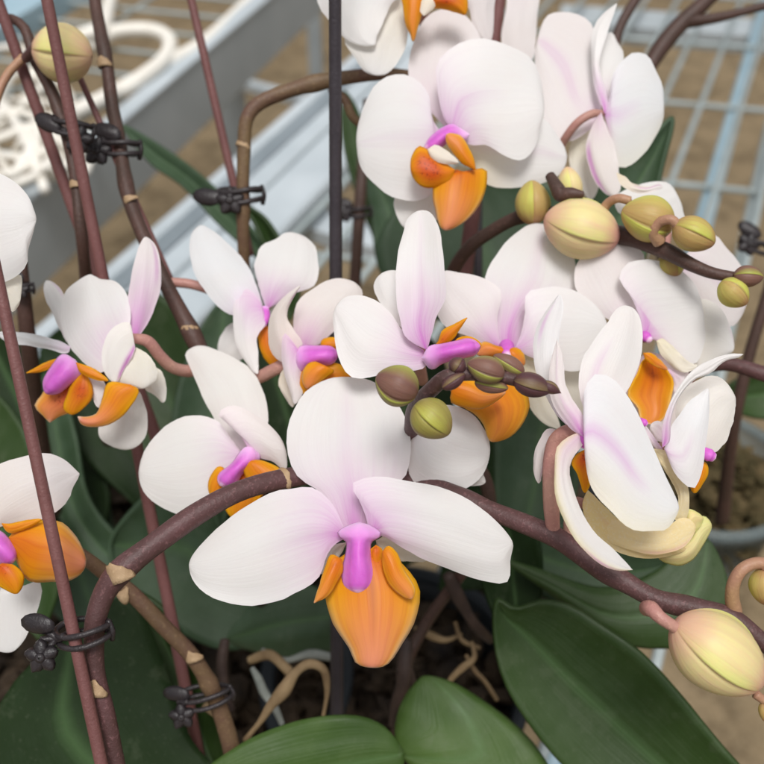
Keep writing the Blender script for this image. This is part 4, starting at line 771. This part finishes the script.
def clip(x, y, d, s, wx, label, rot=0., orn=(-1.2, .45), tab=(-.9, -.7), blurry=False):
    """A black spring clip: two hoops round stake and stem, a flower-shaped ornament and a pinch tab. s = size in survey px."""
    root = tag(empty('orchid_clip', P(x, y, d)), label, 'plant clip', 'black spring clips on the orchid stems')
    k = s*d/F; c = P(x, y, d)
    ca, sa = math.cos(rot), math.sin(rot)
    hx = RT*ca+UP*sa; hy = UP*ca-RT*sa; hz = -FWD
    axv = (hy*.9+hz*.25).normalized(); dep = hx.cross(axv).normalized()
    for q, off in enumerate((.24, -.2)):
        pts = []
        for i in range(37):
            a = 2*math.pi*i/36
            pts.append(c+hx*(math.cos(a)*k*wx)+dep*(math.sin(a)*k*.62)+axv*(off*k+math.sin(a*2+q)*k*.06))
        v, f_ = sweep(pts, [k*.115]*37, 10); mesh('hoop', v, f_, M['clip'], root)
    v, f_ = sweep(crspline([c+hx*k*wx+axv*.4*k, c+hx*k*wx*1.12+dep*.1*k, c+hx*k*wx-axv*.4*k], 10), [k*.1]*10, 8); mesh('hinge', v, f_, M['clip'], root)
    oc = c+hx*(orn[0]*k)-hy*(orn[1]*k)+hz*(.55*k)
    tc = c+hx*(tab[0]*k)-hy*(tab[1]*k)+hz*(.3*k)
    arm0 = c-hx*(k*wx*.9)+hz*(.3*k)
    for dst, r0 in ((oc, .13), (tc, .15), (oc*.5+tc*.5, .12)):
        v, f_ = sweep(crspline([c-hx*(k*wx*.55)+hz*(.5*k)+axv*.1*k, arm0, dst-hz*.05*k], 12), [k*r0]*12, 8); mesh('arm', v, f_, M['clip'], root)
    vs = []; fs = []
    for p5 in range(5):                                   # five-petalled ornament, raised in the middle of each petal
        a0 = 2*math.pi*p5/5+.3
        for i in range(6):
            for j in range(5):
                r = k*(.1+.52*i/5); w = math.sin(math.pi*min(1, (i+.6)/5.7))**.7*.52*k*(j/4-.5)
                dirv = hx*math.cos(a0)+hy*math.sin(a0); sid = hy*math.cos(a0)-hx*math.sin(a0)
                vs.append(oc+dirv*r+sid*w+hz*(.14*k*(1-(j/2-1)**2)-.02*k*i+.02*k*(j % 2)))
        o5 = p5*30
        for i in range(5):
            for j in range(4): fs.append((o5+i*5+j, o5+i*5+j+1, o5+i*5+j+6, o5+i*5+j+5))
    cb = len(vs)                                          # button
    for i in range(4):
        for j in range(10):
            a = 2*math.pi*j/10; r = k*.17*math.cos(i/3*1.4); vs.append(oc+hx*math.cos(a)*r+hy*math.sin(a)*r+hz*(k*.12+k*.13*math.sin(i/3*1.4)))
    for i in range(3):
        for j in range(10): fs.append((cb+i*10+j, cb+i*10+(j+1) % 10, cb+(i+1)*10+(j+1) % 10, cb+(i+1)*10+j))
    solid(mesh('flower_ornament', vs, fs, M['clip'], root), k*.06)
    vs = []; fs = []
    for i in range(8):
        for j in range(7):
            u = i/7*2-1; w = math.sqrt(max(0, 1-u*u*.92)); vv = (j/6*2-1)*w
            vs.append(tc+hx*(u*k*.62)+hy*(vv*k*.36-.1*k*u)+hz*(k*.18*(1-vv*vv)*w+.1*k*u))
    for i in range(7):
        for j in range(6): fs.append((i*7+j, i*7+j+1, i*7+j+8, i*7+j+7))
    solid(mesh('pinch_tab', vs, fs, M['clip'], root), k*.1)
    return root
clip(84, 633, .2315, 27, .98, 'black clip with flower ornament on the thick front stem and the nearest stake', rot=.12, orn=(-1.45, .55), tab=(-1.5, -.62))
clip(205, 697, .293, 21, 1.25, 'black clip with flower ornament at the lower left, tying an olive stem to a stake', rot=.18, orn=(-1.1, .55), tab=(-1.2, -.5))
clip(120, 148, .315, 23, .85, 'dark clip round the upright stem at the upper left, in front of the grey rail', rot=-.1, orn=(-.8, .35), tab=(-.5, -.55))
clip(72, 128, .302, 23, .9, 'dark clip hidden behind the red brown stake below the yellow bud', rot=-.25, orn=(.6, .5), tab=(-.9, .1))
clip(240, 196, .328, 23, .95, 'dark wire clip on the bent brown stem against the white rail', rot=.05, orn=(-.35, .3), tab=(-1.35, .05))
clip(357, 212, .442, 15, .9, 'blurred dark clip on the thin stem right of the black stake', orn=(-.9, .2), tab=(-.9, -.5))
clip(757, 246, .40, 19, .9, 'black clip at the right edge beside the raceme tip', rot=-.4, orn=(-.6, .2), tab=(-.8, -.5))
clip(22, 288, .31, 14, .8, 'black clip on a dark stem under the petal at the left edge', orn=(.1, .2), tab=(-.3, -.8))
o = tube('support_stake', None, 'p', [(18, 240, .312, 7), (27, 330, .318, 8), (40, 440, .36, 9), (52, 510, .40, 10)], 'stem_dark', n=30)
tag(o, 'dark brown woody stake behind the petal at the left edge', 'stake', 'thin plastic stakes that hold the orchid stems')

# ================================================================== pots, bark and roots
def pot(cx, cy, z0, rt, rb, h, mat, label, chips, mat_chip, seed):
    rnd = random.Random(seed)
    root = tag(empty('orchid_pot', (cx, cy, z0)), label, 'plant pot', 'plastic orchid pots standing on the bench')
    prof = [(0, 0), (rb*.9, 0), (rb, .004), (rb+(rt-rb)*.5, h*.5), (rt, h*.94), (rt+.004, h*.94), (rt+.005, h), (rt+.001, h+.002), (rt-.002, h-.002)]
    n = 56; vs = []; fs = []
    for (r, z) in prof:
        for j in range(n):
            a = 2*math.pi*j/n
            vs.append(Vector((cx+r*math.cos(a), cy+r*math.sin(a), z0+z)))
    for i in range(len(prof)-1):
        for j in range(n): fs.append((i*n+j, i*n+(j+1) % n, (i+1)*n+(j+1) % n, (i+1)*n+j))
    solid(mesh('pot_shell', vs, fs, M[mat], root), .0012)
    vs = []; fs = []
    for c in range(chips):                                 # loose potting bark heaped inside
        a = rnd.uniform(0, 6.283); r = rt*.9*math.sqrt(rnd.random()); zz = z0+h*rnd.uniform(.62, .93)+.008*(1-r/rt)
        ctr = Vector((cx+r*math.cos(a), cy+r*math.sin(a), zz)); sx, sy, sz = (rnd.uniform(.005, .013), rnd.uniform(.003, .007), rnd.uniform(.002, .0045)) if rnd.random() < .7 else (rnd.uniform(.010, .022), .0011, .0010)
        rot = Matrix.Rotation(rnd.uniform(0, 6.28), 3, 'Z') @ Matrix.Rotation(rnd.uniform(-.7, .7), 3, 'X') @ Matrix.Rotation(rnd.uniform(-.5, .5), 3, 'Y')
        b0 = len(vs); m_ = 9
        for i, (zk, rk) in enumerate(((-1, .7), (0, 1.0), (1, .72))):
            for j in range(m_):
                aa = 2*math.pi*j/m_; rr = rk*(1+.35*rnd.uniform(-1, 1))
                vs.append(ctr+rot @ Vector((sx*rr*math.cos(aa), sy*rr*math.sin(aa), sz*zk*(1+.3*rnd.uniform(-1, 1)))))
        for i in range(2):
            for j in range(m_): fs.append((b0+i*m_+j, b0+i*m_+(j+1) % m_, b0+(i+1)*m_+(j+1) % m_, b0+(i+1)*m_+j))
        fs.append(tuple(b0+j for j in reversed(range(m_)))); fs.append(tuple(b0+2*m_+j for j in range(m_)))
    o = mesh('potting_bark', vs, fs, M[mat_chip], root, smooth=False); o['kind'] = 'stuff'
    vs = [Vector((cx+.97*(rb+(rt-rb)*.7)*r*math.cos(2*math.pi*j/24), cy+.97*(rb+(rt-rb)*.7)*r*math.sin(2*math.pi*j/24), z0+h*.72+.003*noise.noise(Vector((j, r*9, seed))))) for r in (.02, .5, 1.) for j in range(24)]
    fs = [(i*24+j, i*24+(j+1) % 24, (i+1)*24+(j+1) % 24, (i+1)*24+j) for i in range(2) for j in range(24)]
    mesh('potting_soil', vs, fs, M['bark'], root)
    return root
H_POT = .11
def pot_at(x, y, label, mat, mc, seed, rt=.055, chips=260):
    g = G(x, y, BENCH+H_POT*.9)
    return pot(g.x, g.y, BENCH+.004, rt, rt*.74, H_POT, mat, label, chips, mc, seed)
pot_at(395, 690, 'dark orchid pot of bark under the middle leaves, dry roots hanging over it', 'pot_dark', 'bark', 3, rt=.062, chips=420)
pot_at(235, 690, 'dark orchid pot of bark between the lower left clip and the black stake', 'pot_dark', 'bark', 4, rt=.055)
pot_at(700, 485, 'cloudy clear orchid pot of mossy bark at the right', 'pot_clear', 'moss', 5, rt=.052, chips=380)
pot_at(560, 545, 'dark orchid pot hidden under the right leaves', 'pot_dark', 'bark', 6)
pot_at(130, 480, 'dark orchid pot behind the left blooms', 'pot_dark', 'bark', 8)
pot_at(330, 500, 'dark orchid pot behind the largest bloom', 'pot_dark', 'bark', 9)
pot_at(60, 640, 'dark orchid pot under the broad deep green leaf', 'pot_dark', 'bark', 10)
for (pts, mt, lb, par) in (
    ([(245, 740, .320, 3), (260, 722, .316, 4), (272, 704, .314, 5), (284, 690, .313, 6.5), (296, 672, .313, 4.5), (308, 664, .314, 5), (322, 668, .315, 4), (327, 688, .318, 3.4), (322, 724, .322, 2.4)], 'root', 'dry tan aerial root looped over the pot', E_),
    ([(252, 668, .335, 2.5), (258, 678, .335, 4), (264, 692, .335, 4.6), (274, 706, .335, 4), (282, 724, .335, 3)], 'root_gray', 'grey aerial root behind the dry tan one', E_),
    ([(262, 650, .36, 2.5), (285, 660, .36, 3.4), (310, 654, .36, 4), (335, 658, .36, 3)], 'root_gray', None, E_),
    ([(250, 660, .36, 4), (270, 655, .355, 5), (290, 672, .35, 5)], 'root', None, E_),
    ([(448, 575, .33, 6), (460, 600, .335, 6), (475, 625, .34, 6), (490, 640, .35, 5)], 'root_dark', None, E_),
    ([(443, 692, .35, 2.5), (452, 678, .347, 3.6), (462, 668, .345, 4), (474, 658, .345, 3), (472, 642, .35, 2)], 'root', None, E_), ([(466, 655, .352, 2), (476, 672, .35, 3), (484, 680, .35, 2.5), (497, 700, .352, 2)], 'root', None, E_),
    ([(415, 628, .37, 2), (432, 636, .368, 3), (446, 640, .365, 2.4), (462, 634, .365, 2)], 'root', None, E_), ([(425, 700, .362, 2), (440, 688, .36, 3), (456, 690, .36, 2)], 'root_gray', None, E_), ([(455, 622, .36, 2), (462, 640, .358, 2.6), (480, 648, .358, 2)], 'root', None, E_),
    ([(407, 640, .33, 6), (404, 670, .33, 8), (402, 690, .333, 7), (393, 725, .34, 6)], 'root_dark', None, E_), ([(408, 668, .332, 5), (413, 690, .335, 5), (412, 712, .34, 4)], 'root_dark', None, E_),
    ([(205, 705, .31, 5), (220, 720, .312, 5), (230, 745, .316, 5)], 'root', None, F_), ([(225, 640, .34, 5), (222, 665, .34, 5), (226, 690, .34, 5), (232, 710, .34, 4)], 'root_dark', None, F_)):
    o = tube('aerial_root', par, 'p', pts, mt, n=60, lump=.6)
    if lb: o['label'] = lb

# ================================================================== bench, rails, cord, floor
def wire_grid(name, origin, e, g, ne, ng, r, parent, edge=None):
    # edge = (point, direction pointing into the bench): wires stop at that line
    vs = []; fs = []
    def bar(a, b, rr):
        if edge is not None:
            da, db = (a-edge[0]).dot(edge[1]), (b-edge[0]).dot(edge[1])
            if da < 0 and db < 0: return
            if da < 0: a = a+(b-a)*(da/(da-db))
            elif db < 0: b = b+(a-b)*(db/(db-da))
        v, f_ = sweep([a, (a+b)/2, b], [rr]*3, 8); o0 = len(vs); vs.extend(v); fs.extend([tuple(i+o0 for i in t) for t in f_])
    for i in range(ne[0], ne[1]+1): bar(origin+e*i+g*ng[0]+Vector((0, 0, r*1.9)), origin+e*i+g*ng[1]+Vector((0, 0, r*1.9)), r)
    for j in range(ng[0], ng[1]+1): bar(origin+e*ne[0]+g*j, origin+e*ne[1]+g*j, r)
    return mesh(name, vs, fs, M['wire'], parent)
o0 = G(701.4, 105.3, BENCH)
ea = math.radians(-12.2); ga = math.radians(67.0)
e = Vector((math.cos(ea), math.sin(ea), 0))*.051; g = Vector((math.cos(ga), math.sin(ga), 0))*.243
bench = tag(empty('wire_bench', (o0.x, o0.y, BENCH)), 'galvanised wire mesh bench top with pale blue edge pipe under the orchids', 'bench')
p0 = G(763, 10, BENCH-.014); p1 = G(690, 270, BENCH-.014); dr = (p1-p0)
v, f_ = sweep([p0-dr*.35, p0+dr*.5, p1+dr*1.3], [.0105]*3, 14); mesh('edge_pipe', v, f_, M['pipe'], bench)
v, f_ = sweep([G(770, 120, BENCH-.014), G(740, 260, BENCH-.014), G(700, 420, BENCH-.014), G(690, 640, BENCH-.014)], [.006]*4, 12); mesh('support_rod', v, f_, M['wire'], bench)
# our bench rim (pale channel) and the next bench's rail
def two(ax, ay, bx, by, z, t0, t1):
    a, b = G(ax, ay, z), G(bx, by, z); return a+(b-a)*t0, a+(b-a)*t1
rim = bench
a, b = two(210, 184, 334, 76, BENCH+.035, -1.4, 2.0)
boxw('rim_edge', rim, a, b, .016, .05, 'rail_lit')
ax = (b-a).normalized(); sd = ax.cross(Vector((0, 0, 1))).normalized()
wire_grid('wire_mesh', o0, e, g, (-13, 2), (-5, 2), .0038, bench, edge=(a+sd*.105, sd))
boxw('rim_channel', rim, a+sd*.056+Vector((0, 0, -.022)), b+sd*.056+Vector((0, 0, -.022)), .092, .012, 'rail_lit')
boxw('rim_lip', rim, a+sd*.107+Vector((0, 0, -.012)), b+sd*.107+Vector((0, 0, -.012)), .008, .03, 'rail_shaded')
boxw('rim_lip', rim, a+sd*.042+Vector((0, 0, -.017)), b+sd*.042+Vector((0, 0, -.017)), .004, .006, 'rail_shaded', bevel=.001)
p0, p1 = G(222, 190, BENCH-.01), G(420, 248, BENCH-.01)
boxw('cross_bar', rim, p0, p1+(p1-p0)*.4, .045, .02, 'rail_lit')
rail = tag(empty('neighbour_bench', G(120, 110, BENCH)), 'grey metal side rail of the next bench across the aisle', 'bench')
a, b = two(27, 197, 262, 0, BENCH+.03, -1.2, 2.2)
boxw('side_rail', rail, a, b, .02, .098, 'rail_shaded')
boxw('rail_cap', rail, a+Vector((0, 0, .006)), b+Vector((0, 0, .006)), .026, .006, 'rail_lit')
sd2 = (b-a).normalized().cross(Vector((0, 0, 1))).normalized()
eb = (b-a).normalized()*.085; gb = -sd2*.20
wire_grid('wire_mesh', a-sd2*.01+Vector((0, 0, -.02)), eb, gb, (1, 30), (0, 6), .0032, rail)
q0 = G(0, 20, BENCH+.03); qd = (b-a).normalized()
boxw('far_rail', rail, q0-qd*.5+Vector((0, 0, .01)), q0+qd*.6+Vector((0, 0, .01)), .07, .04, 'pipe')
for t in (.30, .62):
    c = a+(b-a)*t+Vector((0, 0, -.10)); boxw('bench_leg', rail, c-sd2*.02, c-sd2*.02+Vector((0, 0, -.56)), .04, .04, 'rail_shaded', up=Vector((1, 0, 0)))
st = boxw('aisle_strut', None, G(225, 74, .40), G(310, 98, .40), .02, .02, 'rail_lit')
tag(st, 'pale strut across the aisle between the two rails', 'strut')
po = boxw('bench_post', None, G(322, 45, .42)+Vector((0, 0, .22)), G(322, 45, .42)-Vector((0, 0, .5)), .03, .03, 'rail_shaded', up=Vector((1, 0, 0)))
tag(po, 'grey square post standing behind the black stake', 'post')
br = boxw('back_rail', None, G(560, 12, BENCH-.02), G(800, 30, BENCH-.02), .09, .03, 'rail_shaded')
tag(br, 'grey rail along the far side of the wire bench', 'rail')
# tangled cord
rnd = random.Random(5)
def cord(pts, r, label, z0=.022):
    ws = [G(x, y, BENCH+z0+h) for x, y, h in pts]
    ws = crspline(ws, len(pts)*12); v, f_ = sweep(ws, [r]*len(ws), 10)
    return tag(mesh('white_cord', v, f_, M['hose'], None), label, 'cord', 'white cords heaped on the next bench')
cord([(70, 120, .0), (95, 105, .01), (135, 82, .02), (165, 58, .02), (168, 38, .02), (150, 30, .02), (115, 32, .02), (90, 45, .01), (60, 55, 0), (30, 80, 0)], .0105, 'thick white cord forming the wide loop beside the upright stem')
cord([(60, 118, .02), (100, 100, .02), (150, 72, .015), (200, 45, .01), (240, 10, .005), (270, -20, .005)], .0095, 'thick white cord running straight along the grey rail')
cord([(112, -20, .01), (108, 10, .02), (98, 30, .03), (70, 40, .02), (60, 70, .02)], .0105, 'thick white cord hanging in from the top')
for q in range(8):
    cx, cy = rnd.uniform(-5, 60), rnd.uniform(70, 165); pts = []; r0 = rnd.uniform(24, 52)
    for i in range(9):
        aa = i*.95+rnd.uniform(-.2, .2); rr = r0*rnd.uniform(.85, 1.15); pts.append((cx+math.cos(aa)*rr, cy+math.sin(aa)*rr*.75, rnd.uniform(0, .05)))
    tag(cord(pts, .0046, 'thin white cord coiled in the heap at the left'), None)
for (x0, y0, x1, y1) in ((5, 105, 45, 190), (48, 118, 12, 178), (30, 95, 62, 170), (-5, 140, 60, 120)):
    cord([(x0, y0, .03), ((x0+x1)/2+3, (y0+y1)/2-3, .04), (x1, y1, .03)], .0055, 'straight length of thin white cord across the heap at the left')
gv = [Vector((x, y, .05*0)) for y in (-3, 30) for x in (-16, 16)]
gm = mesh('ground', [Vector((-16, -3, 0)), Vector((16, -3, 0)), Vector((16, 30, 0)), Vector((-16, 30, 0))], [(0, 1, 2, 3)], M['ground'], None, smooth=False)
gm['kind'] = 'structure'

# ================================================================== light, camera
w = bpy.data.worlds.new('World'); sc.world = w; w.use_nodes = True
nt = w.node_tree; nt.nodes.clear(); k = N(nt)
EL, AZ = math.radians(70), math.radians(178)
sky = k.n('ShaderNodeTexSky', _sky_type='NISHITA', _sun_disc=False); sky.sun_elevation = EL; sky.sun_rotation = AZ
sky.air_density = 1.; sky.dust_density = 4.0
hs = k.n('ShaderNodeHueSaturation'); hs.inputs['Saturation'].default_value = .14; k.l(sky.outputs[0], hs.inputs['Color'])
bg = k.n('ShaderNodeBackground'); bg.inputs[1].default_value = .115; k.l(hs.outputs[0], bg.inputs[0])
wo = k.n('ShaderNodeOutputWorld'); k.l(bg.outputs[0], wo.inputs[0])
sl = bpy.data.lights.new('daylight', 'SUN'); sl.energy = 2.25; sl.angle = math.radians(20); sl.color = (1, .975, .95)
so = bpy.data.objects.new('daylight', sl); COL.objects.link(so)
sdir = Vector((math.sin(AZ)*math.cos(EL), math.cos(AZ)*math.cos(EL), math.sin(EL)))
so.rotation_euler = sdir.to_track_quat('Z', 'Y').to_euler(); so.location = (0, 0, 4)
cam = bpy.data.cameras.new('camera'); co = bpy.data.objects.new('camera', cam); COL.objects.link(co); sc.camera = co
co.location = CAM; co.rotation_euler = (math.pi/2-PITCH, 0, 0)
cam.sensor_width = 36; cam.lens = 36*F/764; cam.clip_start = .01; cam.clip_end = 200
cam.dof.use_dof = True; cam.dof.focus_distance = .236; cam.dof.aperture_fstop = 14
sc.view_settings.view_transform = 'Standard'; sc.view_settings.look = 'None'; sc.view_settings.exposure = 0
sc.cycles.max_bounces = 10; sc.cycles.transparent_max_bounces = 12; sc.cycles.use_denoising = True
